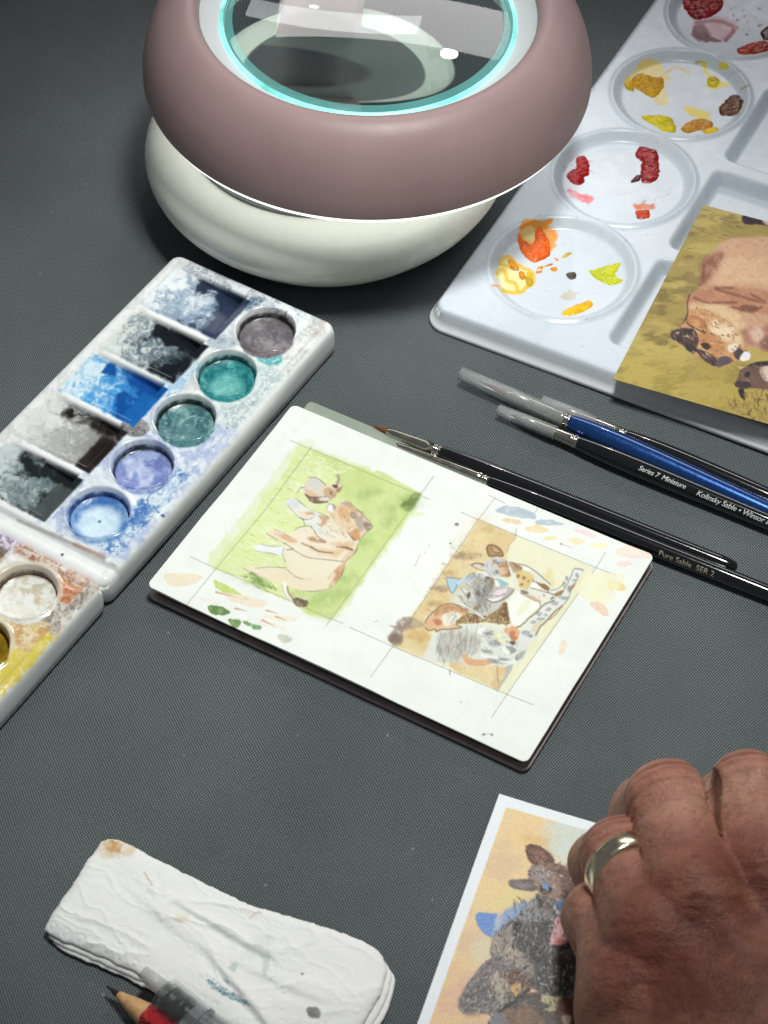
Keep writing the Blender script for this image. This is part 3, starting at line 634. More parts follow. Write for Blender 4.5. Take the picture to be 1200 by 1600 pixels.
# ruff
cv.crop(660, 840, 6.667)
ruff = [(460, 790), (560, 800), (680, 800), (780, 740), (860, 670), (885, 740), (900, 800), (910, 900), (800, 900), (660, 880), (480, 890)]
cv.fill(ruff, (0.58, 0.46, 0.32), .95, 1.2, 1, 4, .15)
cv.fill([(800, 730), (870, 680), (890, 780), (900, 880), (830, 840)], (0.52, 0.38, 0.25), .8, 2, 1.5, 5, .3)
cv.hatch(ruff, 90, 6, 100, 25, 1.0, [(0.30, 0.215, 0.145), (0.90, 0.85, 0.70), (0.74, 0.62, 0.44), (0.40, 0.29, 0.19)], .8, 25)
cv.specks(ruff, 34, .6, 1.7, [(0.96, 0.93, 0.82), (0.34, 0.25, 0.17)], .85, 62)
cv.hatch([(860, 680), (900, 760), (915, 900), (880, 880)], 22, 6, 10, 20, .8, [(0.42, 0.32, 0.22)], .7, 63)
# head thrown back, muzzle open to the right
fc_ = [(310, 610), (340, 560), (440, 500), (520, 400), (600, 375), (680, 380), (740, 420), (760, 500), (860, 520), (950, 540), (900, 620), (840, 680), (760, 760), (660, 810), (560, 800), (470, 740), (390, 690), (310, 680)]
cv.fill(fc_, (0.80, 0.79, 0.755), 1, 1.2, 1)
cv.fill([(320, 600), (430, 520), (480, 560), (500, 660), (560, 740), (480, 740), (380, 690), (315, 670)], (0.885, 0.87, 0.80), .8, 3, 2, 6, .3)
cv.fill([(520, 470), (640, 420), (740, 440), (740, 560), (690, 620), (660, 760), (560, 740), (540, 600)], (0.585, 0.57, 0.55), .7, 4, 2, 6, .4, 7)
cv.hatch([(380, 560), (540, 420), (740, 430), (740, 560), (680, 640), (740, 740), (640, 800), (540, 760), (420, 690)], 150, 10, lambda x, y: 60 + (x - 740) * .9, 16, .8, [(0.40, 0.385, 0.38), (0.56, 0.545, 0.53), (0.88, 0.87, 0.84), (0.34, 0.31, 0.30)], .6, 26, .12)
cv.hatch([(560, 520), (680, 470), (720, 600), (600, 640)], 40, 8, 95, 15, .9, [(0.30, 0.28, 0.27), (0.44, 0.42, 0.41)], .55, 27)
cv.fill([(470, 580), (500, 575), (490, 625), (468, 630)], (0.30, 0.28, 0.28), .8, 1.2, .6); cv.fill([(555, 560), (590, 560), (585, 600), (555, 600)], (0.40, 0.38, 0.37), .6, 2)
cv.fill([(640, 380), (680, 370), (700, 420), (670, 440), (640, 420)], (0.93, 0.93, 0.93), .8, 1.4, .8); cv.fill([(650, 410), (690, 405), (700, 430), (670, 440)], (0.36, 0.27, 0.24), .8, 1)
cv.fill([(690, 440), (740, 420), (745, 500), (700, 520)], (0.58, 0.49, 0.42), .7, 2, 1.4, 4, .3)
cv.fill([(530, 730), (600, 700), (590, 750), (540, 760)], (0.54, 0.42, 0.30), .7, 1.8, 1)
cv.fill([(660, 620), (760, 530), (880, 515), (950, 535), (920, 590), (830, 650), (740, 670), (670, 650)], (0.72, 0.70, 0.69), .95, 1, .7)
cv.fill([(720, 600), (780, 550), (880, 530), (860, 590), (760, 620)], (0.925, 0.855, 0.875), 1, 1.2, .6)
cv.fill([(680, 640), (760, 630), (840, 600), (800, 650), (720, 665)], (0.95, 0.94, 0.935), .9, .9)
cv.stroke([(665, 640), (740, 675), (830, 650), (920, 590), (955, 540)], 1.5, (0.38, 0.35, 0.34), .75, .7); cv.stroke([(670, 615), (740, 600), (800, 610), (860, 580)], 1.1, (0.46, 0.42, 0.42), .7)
cv.stroke([(400, 690), (520, 760), (640, 840)], 2, (0.96, 0.955, 0.94), .85, .8); cv.stroke([(330, 690), (480, 745), (600, 830)], 1.2, (0.50, 0.44, 0.38), .6)
# blue-shadowed far ear and brow
cv.fill([(250, 425), (290, 420), (390, 440), (370, 480), (340, 550), (310, 572), (270, 520)], (0.70, 0.815, 0.875), 1, .9, .5, 4, .1, 5, .3)
cv.fill([(330, 545), (350, 490), (420, 430), (500, 390), (545, 395), (500, 440), (420, 480), (370, 520)], (0.685, 0.80, 0.865), 1, 1, .6, 4, .15, 5, .25)
cv.stroke([(370, 480), (420, 440), (500, 400)], 1.2, (0.90, 0.94, 0.95), .7); cv.stroke([(245, 425), (280, 530), (310, 575), (345, 540), (360, 490)], 1.1, (0.40, 0.45, 0.49), .75, jit=.3); cv.stroke([(250, 415), (320, 420), (395, 432)], 1.3, (0.44, 0.42, 0.40), .7)
cv.hatch([(480, 380), (600, 370), (560, 420), (440, 470)], 22, 7, 145, 20, .9, [(0.40, 0.42, 0.44), (0.62, 0.70, 0.74)], .7, 64)
cv.fill([(755, 430), (800, 430), (880, 470), (900, 490), (840, 512), (790, 500)], (0.60, 0.735, 0.795), .95, 1, .5); cv.fill([(755, 440), (790, 460), (810, 505), (770, 495)], (0.955, 0.955, 0.92), .95, .9)
# pup
pup = [(640, 280), (670, 230), (740, 205), (830, 205), (900, 250), (950, 300), (950, 370), (880, 410), (820, 415), (750, 400), (690, 390), (645, 330)]
cv.fill(pup, (0.83, 0.80, 0.77), 1, 1, .6)
cv.fill([(800, 260), (880, 250), (950, 300), (955, 380), (890, 410), (830, 400), (870, 340), (800, 310)], (0.68, 0.51, 0.36), .85, 1.8, 1.2, 4, .3, 5)
cv.fill([(800, 320), (860, 310), (880, 350), (830, 400), (790, 370)], (0.885, 0.735, 0.60), .85, 1.4, .8); cv.fill([(880, 280), (940, 310), (930, 390), (890, 380), (900, 330)], (0.50, 0.35, 0.23), .75, 1.5, 1)
cv.fill([(650, 280), (720, 240), (740, 300), (700, 350), (660, 330)], (0.80, 0.815, 0.835), .8, 2, 1)
cv.fill([(755, 250), (790, 240), (815, 265), (790, 290), (760, 280)], (0.73, 0.71, 0.72), .9, .9); cv.fill([(775, 258), (798, 255), (795, 275), (778, 276)], (0.40, 0.37, 0.37), .8, .7); cv.fill([(735, 240), (775, 230), (760, 260), (735, 270)], (0.58, 0.43, 0.30), .7, 1)
cv.fill([(755, 345), (785, 340), (795, 370), (765, 375)], (0.40, 0.46, 0.51), .9, .9, .4); cv.fill([(705, 350), (740, 340), (745, 390), (715, 385)], (0.70, 0.79, 0.85), .8, 1.2)
cv.hatch(pup, 40, 5, 60, 50, .8, [(0.45, 0.37, 0.31), (0.94, 0.93, 0.92), (0.58, 0.45, 0.33)], .6, 28)
e2 = [(668, 110), (690, 80), (740, 78), (800, 110), (838, 165), (832, 195), (770, 190), (700, 195), (680, 160)]
cv.fill(e2, (0.64, 0.50, 0.36), 1, 1, .5, 4, .1); cv.fill([(715, 115), (760, 105), (805, 150), (760, 165), (720, 155)], (0.80, 0.66, 0.48), .85, 1.3, .8); cv.stroke(e2 + e2[:1], 1.7, (0.40, 0.285, 0.19), .75, .7, jit=.3); cv.stroke([(720, 110), (740, 150), (800, 160)], 1.4, (0.42, 0.30, 0.2), .7)
cv.fill([(510, 285), (560, 268), (640, 275), (640, 320), (600, 325), (540, 305)], (0.86, 0.80, 0.77), 1, .9); cv.stroke([(510, 285), (560, 268), (640, 275)], 1.4, (0.38, 0.30, 0.26), .8, .7); cv.stroke([(515, 292), (580, 330), (650, 345)], 1.1, (0.40, 0.32, 0.28), .7); cv.fill([(600, 270), (640, 275), (640, 300), (610, 290)], (0.50, 0.40, 0.34), .7, 1)
# pup body, spotted legs
cv.crop(780, 860, 7.5)
cv.fill([(100, 130), (200, 150), (330, 190), (450, 270), (560, 370), (640, 440), (720, 470), (720, 540), (640, 590), (500, 610), (380, 570), (280, 490), (200, 440), (150, 330)], (0.90, 0.895, 0.85), 1, 1, .6)
cv.fill([(110, 130), (200, 160), (280, 210), (200, 260), (150, 240)], (0.58, 0.43, 0.30), .85, 1.6, 1.2, 4, .3)
cv.fill([(200, 260), (280, 230), (380, 270), (410, 320), (370, 400), (330, 460), (250, 440), (220, 380)], (0.87, 0.76, 0.50), .95, 1.4, 1.2, 4, .2, 5)
for x, y, r in ((290, 320, 26), (265, 400, 18), (220, 300, 26), (345, 360, 14)): cv.fill([(x - r, y), (x, y - r), (x + r, y), (x, y + r)], (0.55, 0.41, 0.23), .8, 1.2, .6)
cv.fill([(390, 350), (470, 380), (540, 400), (590, 450), (560, 470), (500, 440)], (0.56, 0.42, 0.28), .9, 1.2, .8, 4, .2); cv.fill([(370, 390), (430, 380), (480, 440), (440, 450), (380, 425)], (0.96, 0.955, 0.93), .95, 1)
cv.fill([(270, 200), (350, 200), (380, 230), (310, 240)], (0.965, 0.96, 0.94), .9, 1)
cv.fill([(640, 520), (700, 480), (750, 465), (740, 500), (680, 540)], (0.57, 0.43, 0.28), .9, 1, .5)
cv.fill([(330, 520), (400, 535), (490, 590), (470, 605), (380, 570), (330, 545)], (0.86, 0.68, 0.53), .9, 1.2, .5); cv.fill([(250, 470), (330, 480), (340, 520), (280, 510)], (0.40, 0.34, 0.32), .8, 1.5, 1)
cv.specks([(380, 450), (560, 480), (700, 540), (560, 590), (440, 540)], 9, 1, 2.0, [(0.36, 0.31, 0.29), (0.58, 0.60, 0.62)], .85, 29)
cv.fill([(110, 620), (200, 500), (280, 520), (480, 620), (380, 740), (260, 880), (150, 860), (120, 760)], (0.955, 0.96, 0.935), 1, 1.4, .8); cv.fill([(230, 660), (310, 580), (370, 600), (330, 700), (230, 770), (190, 730)], (0.925, 0.925, 0.80), .9, 2, 1)
leg = [(240, 1050), (250, 950), (320, 860), (420, 740), (520, 640), (640, 590), (740, 500), (780, 420), (800, 330), (850, 240), (890, 212), (985, 232), (950, 280), (920, 350), (880, 410), (840, 480), (800, 580), (740, 650), (620, 760), (520, 860), (440, 970), (420, 1050)]
cv.fill(leg, (0.90, 0.905, 0.885), 1, .9, .5)
for x, y, rx, ry in ((655, 620, 46, 26), (575, 690, 40, 24), (465, 742, 45, 26), (545, 757, 26, 20), (480, 805, 55, 18), (400, 840, 40, 20), (310, 965, 55, 26), (770, 560, 40, 20), (820, 450, 26, 40), (790, 330, 20, 30), (760, 400, 16, 40), (910, 290, 18, 24), (880, 350, 26, 14), (740, 560, 20, 24), (360, 1000, 40, 18)):
    cv.fill([(x - rx, y + ry * .3), (x - rx * .3, y - ry), (x + rx * .7, y - ry * .7), (x + rx, y), (x + rx * .2, y + ry)], (0.62, 0.635, 0.645), .9, 1, .9, 3, .2)
cv.fill([(820, 440), (880, 385), (885, 420), (830, 470)], (0.66, 0.52, 0.39), .85, 1)
cv.fill([(400, 880), (520, 800), (480, 880), (420, 960), (380, 950)], (0.86, 0.78, 0.62), .7, 1.6, 1)
for q, w_, c_ in (([(640, 590), (520, 640), (430, 730), (340, 800), (270, 870), (205, 900)], 2.2, (0.47, 0.41, 0.33)), ([(740, 650), (640, 730), (560, 820), (480, 900), (430, 990)], 2.4, (0.50, 0.41, 0.29)), ([(735, 655), (660, 750), (590, 810)], 1.2, (0.52, 0.46, 0.36)), ([(880, 212), (960, 222), (985, 235)], 1.4, (0.42, 0.40, 0.39)), ([(870, 225), (830, 330), (780, 430), (700, 560)], 1.1, (0.46, 0.45, 0.44)), ([(930, 300), (880, 400), (840, 480), (800, 580), (740, 650)], 1.1, (0.52, 0.46, 0.38)), ([(150, 145), (300, 175), (430, 250), (540, 345), (600, 400)], 1.2, (0.44, 0.38, 0.33)), ([(370, 440), (500, 475), (620, 510), (660, 530)], 1.1, (0.46, 0.40, 0.33)), ([(480, 650), (470, 610), (380, 570), (250, 500)], 1.1, (0.44, 0.39, 0.36)), ([(600, 470), (640, 460), (700, 440), (760, 380)], 1.0, (0.48, 0.47, 0.46))):
    cv.stroke(q, w_, c_, .75, .7, jit=.35)
cv.crop(600, 740, 3.333)
for _ in range(2):          # washes bleed a little into the damp paper
    b_ = cv.im.copy(); b_[1:-1, 1:-1] = sum(cv.im[1 + i:cv.H - 1 + i, 1 + j:cv.W - 1 + j] for i in (-1, 0, 1) for j in (-1, 0, 1)) / 9; cv.im = b_
for q in ([(400, 200), (490, 240), (1105, 490), (1210, 530)], [(580, 125), (490, 240), (45, 900), (-70, 1060)], [(1155, 408), (1105, 490), (640, 1150), (560, 1270)], [(-180, 800), (45, 900), (640, 1150), (780, 1205)], [(545, 112), (630, 155)], [(690, 285), (680, 340), (650, 370), (640, 410)], [(800, 165), (795, 190), (775, 210)], [(345, 1020), (343, 1050)]):
    cv.stroke(q, 0.8, (0.50, 0.50, 0.47), .65, .5, curve=len(q) == 3 and q[0][0] > 680 and q[0][0] < 810)
# swatches and spatters
for q, c, a in (([(585, 185), (640, 168), (720, 180), (790, 215), (780, 235), (700, 228), (600, 205)], (0.72, 0.77, 0.82), .9), ([(790, 245), (860, 240), (945, 262), (900, 270), (800, 268)], (0.72, 0.78, 0.82), .9), ([(615, 238), (680, 235), (720, 262), (650, 255)], (0.93, 0.82, 0.66), .9), ([(735, 280), (800, 270), (860, 295), (820, 308), (750, 300)], (0.94, 0.86, 0.68), .9), ([(835, 330), (890, 325), (905, 338), (850, 345)], (0.93, 0.90, 0.68), .85), ([(985, 292), (1040, 292), (1110, 330), (1060, 328)], (0.95, 0.86, 0.86), .9), ([(955, 345), (1010, 335), (1055, 355), (1000, 368)], (0.96, 0.90, 0.74), .9), ([(1070, 370), (1130, 362), (1165, 380), (1110, 390)], (0.96, 0.94, 0.78), .9),
                ([(1070, 680), (1130, 665), (1170, 730), (1140, 735)], (0.95, 0.82, 0.74), .9), ([(905, 930), (925, 870), (950, 885), (935, 935)], (0.95, 0.88, 0.80), .85), ([(1010, 590), (1080, 520), (1190, 530), (1150, 640), (1110, 660), (1040, 650)], (0.95, 0.94, 0.80), .8)):
    cv.fill(q, c, a, 1, 1.5, 6, .25, 8, .35)
cv.crop(560, 720, 2.4)
for q, c, a in (([(965, 335), (1040, 315), (1110, 335), (1090, 365), (990, 360)], (0.96, 0.89, 0.84), .85), ([(970, 385), (1010, 375), (1030, 390), (990, 396)], (0.96, 0.87, 0.85), .8), ([(935, 460), (965, 445), (1002, 480), (945, 488)], (0.95, 0.84, 0.62), .95), ([(880, 480), (930, 425), (1000, 430), (960, 500), (930, 540), (890, 520)], (0.95, 0.94, 0.80), .6)):
    cv.fill(q, c, a, 1, 1.5, 6, .25, 8, .35)
for x, y, r in ((368, 238, 9), (345, 310, 5), (265, 318, 2.5), (250, 345, 2.5), (690, 185, 2), (760, 312, 4), (385, 905, 2), (470, 1026, 6), (500, 1028, 5)):
    cv.fill([(x - r, y), (x, y - r * .7), (x + r, y), (x, y + r * .7)], (0.42, 0.36, 0.33), .75, .7, .5)
for q in ([(60, 605), (75, 598)], [(212, 395), (232, 350)], [(760, 310), (800, 328)], [(460, 1028), (505, 1022)]): cv.stroke(q, .8, (0.6, 0.58, 0.56), .6)
# paint paled towards paper, imitating a bright veil of light; then soft dirt
cv.im += (np.array((0.945, 0.955, 0.94)) - cv.im) * 0.07
cv.im *= (1 - 0.015 * sstep(0.45, 0.7, fbm(cv.X / 25, cv.Y / 25, 44)))[..., None]

bb = FB.P(LB / 2, WB / 2, 0.0)
book = root('sketchbook', tuple(bb), 'open pocket sketchbook with lioness and wild dog watercolour studies on white page', 'sketchbook')
rrect(FB, -0.0003, LB + 0.0004, -0.0003, WB + 0.0005, 0.0, 0.0014, 0.0025, 'back_cover', MT['cover'], book)
rrect(FB, 0.0010, LB - 0.0012, 0.0012, WB - 0.0013, 0.00145, 0.0039, 0.0025, 'page_block', MT['pages'], book)
rrect(FB, 0.0003, LB - 0.0004, 0.0003, WB - 0.0004, 0.0040, 0.0045, 0.002, 'lower_page', mat('cream_page', lin(196, 196, 186), rough=.8), book)
o = rrect(FB, 0.0035, 0.075, -0.0052, 0.05, 0.00392, 0.00396, 0.0015, 'card_sheet', MT['card'], book, bev=0.00002)
tag(o, 'grey green sheet sticking out past the top edge of the page')
nu, nv = 680, 450
uu = np.linspace(0, LB, nu); vv = np.linspace(0, WB, nv); Ug, Vg = np.meshgrid(uu, vv, indexing='ij')
# rounded page corners
rc = 0.0022
du = np.maximum(np.maximum(rc - Ug, Ug - (LB - rc)), 0); dv = np.maximum(np.maximum(rc - Vg, Vg - (WB - rc)), 0)
dd = np.hypot(du, dv); sc = np.where(dd > rc, rc / np.maximum(dd, 1e-9), 1)
Ug = np.where(dd > rc, np.clip(Ug, rc, LB - rc) + (Ug - np.clip(Ug, rc, LB - rc)) * sc, Ug); Vg = np.where(dd > rc, np.clip(Vg, rc, WB - rc) + (Vg - np.clip(Vg, rc, WB - rc)) * sc, Vg)
zz = ZP + 0.0007 * sstep(.35, .75, fbm(Ug / 0.035, Vg / 0.03, 5, 3)) + 0.0004 * sstep(0.02, 0.0, WB - Vg) * fbm(Ug / .02, Vg / .02, 8, 2)
P = FB.P(Ug, Vg, zz)
o = sheet(P, 0.0006, 'painted_page', MT['paper'], book, col=cv.sample(P))
tag(o, 'white page with green lioness study and straw coloured dog study')

# ------------------------------------------------------------------ porcelain palettes
HP = 0.0122; LP, WP = 0.1352, 0.0695
RW = [(5.2, 26.0), (31.2, 50.8), (55.0, 74.0), (78.2, 98.4), (103.0, 122.6)]
def porcelain_h(u, v):
    """height of the glazed surface, u along (mm), v across (mm) from the side with the round pans"""
    d = np.minimum(np.minimum(u, LP * 1e3 - u), np.minimum(v, WP * 1e3 - v))
    cu = np.maximum(np.maximum(4 - u, u - (LP * 1e3 - 4)), 0); cv_ = np.maximum(np.maximum(4 - v, v - (WP * 1e3 - 4)), 0)
    d = np.where((cu > 0) & (cv_ > 0), 4 - np.hypot(cu, cv_), d)
    z = np.full(np.shape(u), HP * 1e3)
    r = 2.6; t = np.clip(d, 0, r); z = z - (r - np.sqrt(np.maximum(r * r - (r - t) ** 2, 0)))
    z = z - 0.5 * sstep(3.0, 4.6, d) * sstep(8, 6, d) - 0.25 * sstep(6, 8, d)
    z = z - 1.5 * sstep(LP * 1e3 - 8.5, LP * 1e3 - 6.6, u)
    for i in range(5):
        q = np.hypot(u - (15.6 + 24.2 * i), v - 19.6)
        z = z + 0.45 * np.exp(-((q - 11.2) / 1.1) ** 2)
        z = z - 5.4 * sstep(10.7, 8.9, q)
        a, b = RW[i]
        e = np.minimum(np.minimum(u - a, b - u), np.minimum(v - 34.6, 63.5 - v))
        dep = 6.2 - 5.9 * np.clip((v - 34.6) / 28.9, 0, 1) ** 0.8
        z = z - dep * sstep(-0.2, 1.1, e)
        z = z + 0.30 * np.exp(-((e + 1.0) / 0.9) ** 2) * (e < 0.4)
    return z / 1e3

def make_porcelain(F, cvs, name, label, group, pools, pool_label):
    st = 0.00029
    uu = np.arange(0, LP + st, st); vv = np.arange(0, WP + st, st)
    a, b = np.meshgrid(np.minimum(uu, LP), np.minimum(vv, WP), indexing='ij')
    rc = 0.004
    cu, cw = np.clip(a, rc, LP - rc), np.clip(b, rc, WP - rc); du, dv = a - cu, b - cw; dd = np.hypot(du, dv)
    k = np.where(dd > rc, rc / np.maximum(dd, 1e-9), 1); a = cu + du * k; b = cw + dv * k
    z = porcelain_h(a * 1e3, b * 1e3)
    P = F.P(a, b, z); nu, nv = a.shape
    loop = [i * nv for i in range(nu)] + [(nu - 1) * nv + j for j in range(1, nv)] + [i * nv + nv - 1 for i in range(nu - 2, -1, -1)] + [j for j in range(nv - 2, 0, -1)]
    loop = np.array(loop); n = len(loop); V = P.reshape(-1, 3); c = F.P(LP / 2, WP / 2, 0)
    B = V[loop]; col = cvs.sample(V); rings = [V]; cols = [col]; Fc = [grid_faces(nu, nv)]; prev = loop; cnt = len(V)
    white = np.array(lin(226, 229, 228))
    for zz, gro in ((0.0072, 0.0004), (0.004, 0.0005), (0.0012, 0.0004), (0.0002, -0.0010)):
        R = B.copy(); dn = R - c; dn[:, 2] = 0; dn /= np.linalg.norm(dn, axis=1)[:, None]; R = R + dn * gro; R[:, 2] = zz
        rings.append(R); cols.append(np.ones((n, 3)) * white)
        idx = np.arange(cnt, cnt + n); Fc.append(np.stack([prev, idx, np.roll(idx, -1), np.roll(prev, -1)], -1)); prev = idx; cnt += n
    rt = root(name, tuple(c), label, 'paint palette', group)
    V = np.vstack(rings); cols = np.vstack(cols)
    Fq = np.vstack(Fc)
    put('dish', V, Fq, MT['porcelain'], rt, col=cols, fix=True)
    for i in range(5):                      # turned lip of each round pan
        t = np.linspace(0, 2 * np.pi, 97)[:-1]; rr = np.linspace(8.5, 11.9, 18); T, R = np.meshgrid(t, rr, indexing='ij')
        zc = HP - 0.0054 * sstep(10.7, 8.9, rr) - 0.00025 + 0.00045 * np.exp(-((rr - 11.2) / 1.1) ** 2)
        zc = zc + np.interp(rr, [8.5, 8.9, 11.3, 11.9], [-.0004, .00022, .00022, -.0005])
        Q = F.P((15.6 + 24.2 * i) / 1e3 + R / 1e3 * np.cos(T), 0.0196 + R / 1e3 * np.sin(T), np.broadcast_to(zc, R.shape))
        put('pan_lip', Q, grid_faces(96, 18, True), MT['porcelain'], rt, col=cvs.sample(Q), fix=True)
    for i in pools:
        t = np.linspace(0, 2 * np.pi, 49)[:-1]; r = np.linspace(0.0, 0.0094, 22)
        T, R = np.meshgrid(t, r, indexing='ij')
        zc = HP - 0.0046 + 0.0010 * (R / 0.0094) ** 4 + 0.00025 * (fbm(R * np.cos(T) / 0.003, R * np.sin(T) / 0.003, 3 + i) - .5)
        Q = F.P((15.6 + 24.2 * i) / 1e3 + R * np.cos(T), 0.0196 + R * np.sin(T), zc)
        o = put('paint_pan', Q, grid_faces(48, 22, True), MT['wet'], rt, col=cvs.sample(Q), fix=True)
        tag(o, pool_label[i])
    return rt

FP = Frame((527, 505), (180, 893), (272, 397), HP)
c1 = Canvas(-90, 380, 545, 940, 1.6, (0.95, 0.957, 0.957))
def pr(F, u0, u1, v0, v1, z=None):
    """pixel quad of a rectangle given in palette millimetres"""
    return [PX(F.P(a / 1e3, b / 1e3, HP if z is None else z)) for a, b in ((u0, v0), (u1, v0), (u1, v1), (u0, v1))]
def pc(F, u, v, r, z=HP, n=20):
    return [PX(F.P(u / 1e3 + r / 1e3 * math.cos(t), v / 1e3 + r / 1e3 * math.sin(t), z)) for t in np.linspace(0, 2 * np.pi, n, endpoint=False)]
# grime over the top and between the pans
c1.marble(pr(FP, 1, 128, 1, 36), (0.66, 0.70, 0.73), (0.93, 0.945, 0.945), 22, 1.8, 3, .45, .50, .72, seed=3)
c1.marble(pr(FP, 1, 128, 5, 9), (0.50, 0.56, 0.62), (0.90, 0.92, 0.92), 9, 2, 3, .5, .45, .7, seed=41, rough=5)
c1.marble(pr(FP, 60, 126, 0, 34), (0.52, 0.60, 0.85), (0.90, 0.935, 0.97), 24, 1.6, 5, .55, .45, .68, seed=13, rough=7)
c1.marble(pr(FP, 84, 124, 3, 11), (0.26, 0.44, 0.72), (0.88, 0.93, 0.96), 15, 1.6, 4, .9, .42, .62, seed=14, rough=6)
c1.marble(pr(FP, 24, 60, 2, 12), (0.62, 0.72, 0.74), (0.92, 0.94, 0.94), 8, 2, 4, .8, .48, .66, seed=19, rough=5)
c1.marble(pr(FP, 0, 30, 1, 8), (0.70, 0.66, 0.64), (0.93, 0.93, 0.92), 9, 2, 3, .7, .45, .65, seed=15, rough=4)
c1.marble(pr(FP, 2, 128, 58, 68), (0.80, 0.79, 0.79), (0.94, 0.945, 0.945), 20, 2, 4, .6, .5, .7, seed=16)
c1.marble(pr(FP, 1, 8, 12, 62), (0.42, 0.47, 0.54), (0.92, 0.93, 0.94), 10, 2, 3, .75, .52, .70, seed=17)
c1.marble(pr(FP, 40, 60, 28, 36), (0.60, 0.76, 0.90), (0.90, 0.94, 0.96), 9, 2, 4, .9, .4, .65, seed=18, rough=5)
c1.crop(0, 370, 2.143)
c1.marble([(870, 385), (930, 390), (945, 420), (900, 430), (860, 410)], (0.22, 0.62, 0.64), (0.66, 0.86, 0.87), 9, 2, 3, .95, .4, .6, seed=20, curve=True)
c1.marble([(410, 620), (470, 612), (500, 640), (470, 668), (415, 660)], (0.38, 0.37, 0.37), (0.66, 0.66, 0.66), 9, 2, 2, .95, .4, .6, seed=21, curve=True)
c1.marble([(700, 340), (760, 330), (790, 360), (740, 375), (700, 365)], (0.50, 0.57, 0.63), (0.76, 0.80, 0.83), 9, 2, 3, .8, .4, .6, seed=22, curve=True)
c1.marble([(810, 225), (850, 200), (880, 215), (830, 250)], (0.22, 0.30, 0.40), (0.70, 0.76, 0.80), 9, 2, 3, .8, .4, .6, seed=23, curve=True)
for x, y, r, c in ((545, 935, 7, (.2, .32, .55)), (530, 922, 5, (.3, .45, .7)), (640, 905, 3, (.2, .25, .3)), (760, 640, 3, (.12, .2, .18)), (145, 745, 5, (.45, .3, .2)), (150, 915, 7, (.70, .76, .88)), (205, 1000, 9, (.72, .75, .85)), (100, 930, 5, (.62, .68, .8)), (210, 1065, 6, (.1, .15, .1)), (400, 1000, 5, (.5, .58, .75)), (380, 1030, 4, (.5, .58, .75))):
    c1.fill([(x - r, y), (x, y - r * .8), (x + r, y), (x, y + r * .8)], c, .85, .8, 1, 4)
c1.stroke([(60, 950), (180, 1000), (330, 1062), (350, 1075)], 4.5, (0.70, 0.66, 0.66), .55, 2)
c1.stroke([(250, 1030), (345, 1072)], 5, (0.70, 0.52, 0.45), .6, 2)
c1.crop(0, 0, 1)
# slanted wells: pigment collects at the deep end by the pans
def slant(i, dark, light, mixc, s, seed, shift=0.0, c0=.38, c1_=.62, deep=None):
    a, b = RW[i]; q = pr(FP, a - .6, b + .6, 33.8, 66, HP - .003)
    def bias(X, Y):
        (x0, y0), (x1, y1) = PX(FP.P((a + b) / 2e3, .036, HP - .005)), PX(FP.P((a + b) / 2e3, .062, HP))
        t = ((X - x0) * (x1 - x0) + (Y - y0) * (y1 - y0)) / ((x1 - x0) ** 2 + (y1 - y0) ** 2)
        return 0.34 - 0.62 * np.clip(t, 0, 1.1) + shift
    c1.marble(q, mixc, light, s, 1.8, 2.5, 1, c0 - .12, c1_, bias, 3, seed)
    X, Y = c1.X, c1.Y
    p = np.array(q); W = c1.win(p, 5); X, Y = X[W], Y[W]
    n = fbm(X / s + 2 * fbm(X / s, Y / s, seed + 4), Y / s + 2 * fbm(X / s + 7, Y / s, seed + 6), seed + 9, 4) + bias(X, Y)
    e = polysd(X, Y, np.array(pr(FP, a - .6, a + 4.5, 34, 58, HP - .003)))
    n = n + 0.28 * sstep(10, -6, e)
    m = sstep(.54, .84, n) * sstep(2, -2, polysd(X, Y, p))
    c1.im[W] += (np.array(dark) - c1.im[W]) * m[..., None] * .95
    if deep is not None:
        e = polysd(X, Y, np.array(pr(FP, a + 3, b + .5, 34, 42, HP - .006))) + 4 * (fbm(X / 9, Y / 9, seed + 31) - .5)
        c1.im[W] += (np.array(deep) - c1.im[W]) * (sstep(2.5, -2.5, e) * sstep(2, -2, polysd(X, Y, p)))[..., None] * .9
slant(0, (0.12, 0.17, 0.26), (0.91, 0.93, 0.95), (0.45, 0.54, 0.64), 22, 61, -.02, deep=(0.19, 0.22, 0.34))
slant(1, (0.07, 0.09, 0.12), (0.86, 0.88, 0.87), (0.40, 0.46, 0.50), 19, 71, -.02)
slant(2, (0.06, 0.30, 0.60), (0.86, 0.93, 0.97), (0.22, 0.56, 0.84), 24, 81, .07, deep=(0.10, 0.40, 0.70))
slant(3, (0.09, 0.075, 0.075), (0.88, 0.89, 0.88), (0.60, 0.60, 0.60), 27, 91, -.08, deep=(0.13, 0.105, 0.10))
slant(4, (0.10, 0.12, 0.12), (0.80, 0.84, 0.84), (0.42, 0.48, 0.49), 21, 101, .0, deep=(0.30, 0.33, 0.33))
pans = [((0.36, 0.34, 0.36), (0.58, 0.545, 0.565), (0.16, 0.14, 0.14)), ((0.06, 0.42, 0.44), (0.42, 0.74, 0.73), (0.05, 0.30, 0.31)), ((0.22, 0.40, 0.43), (0.62, 0.77, 0.76), (0.09, 0.12, 0.12)), ((0.42, 0.48, 0.72), (0.70, 0.75, 0.90), (0.09, 0.11, 0.20)), ((0.30, 0.50, 0.78), (0.80, 0.89, 0.95), (0.09, 0.22, 0.48))]
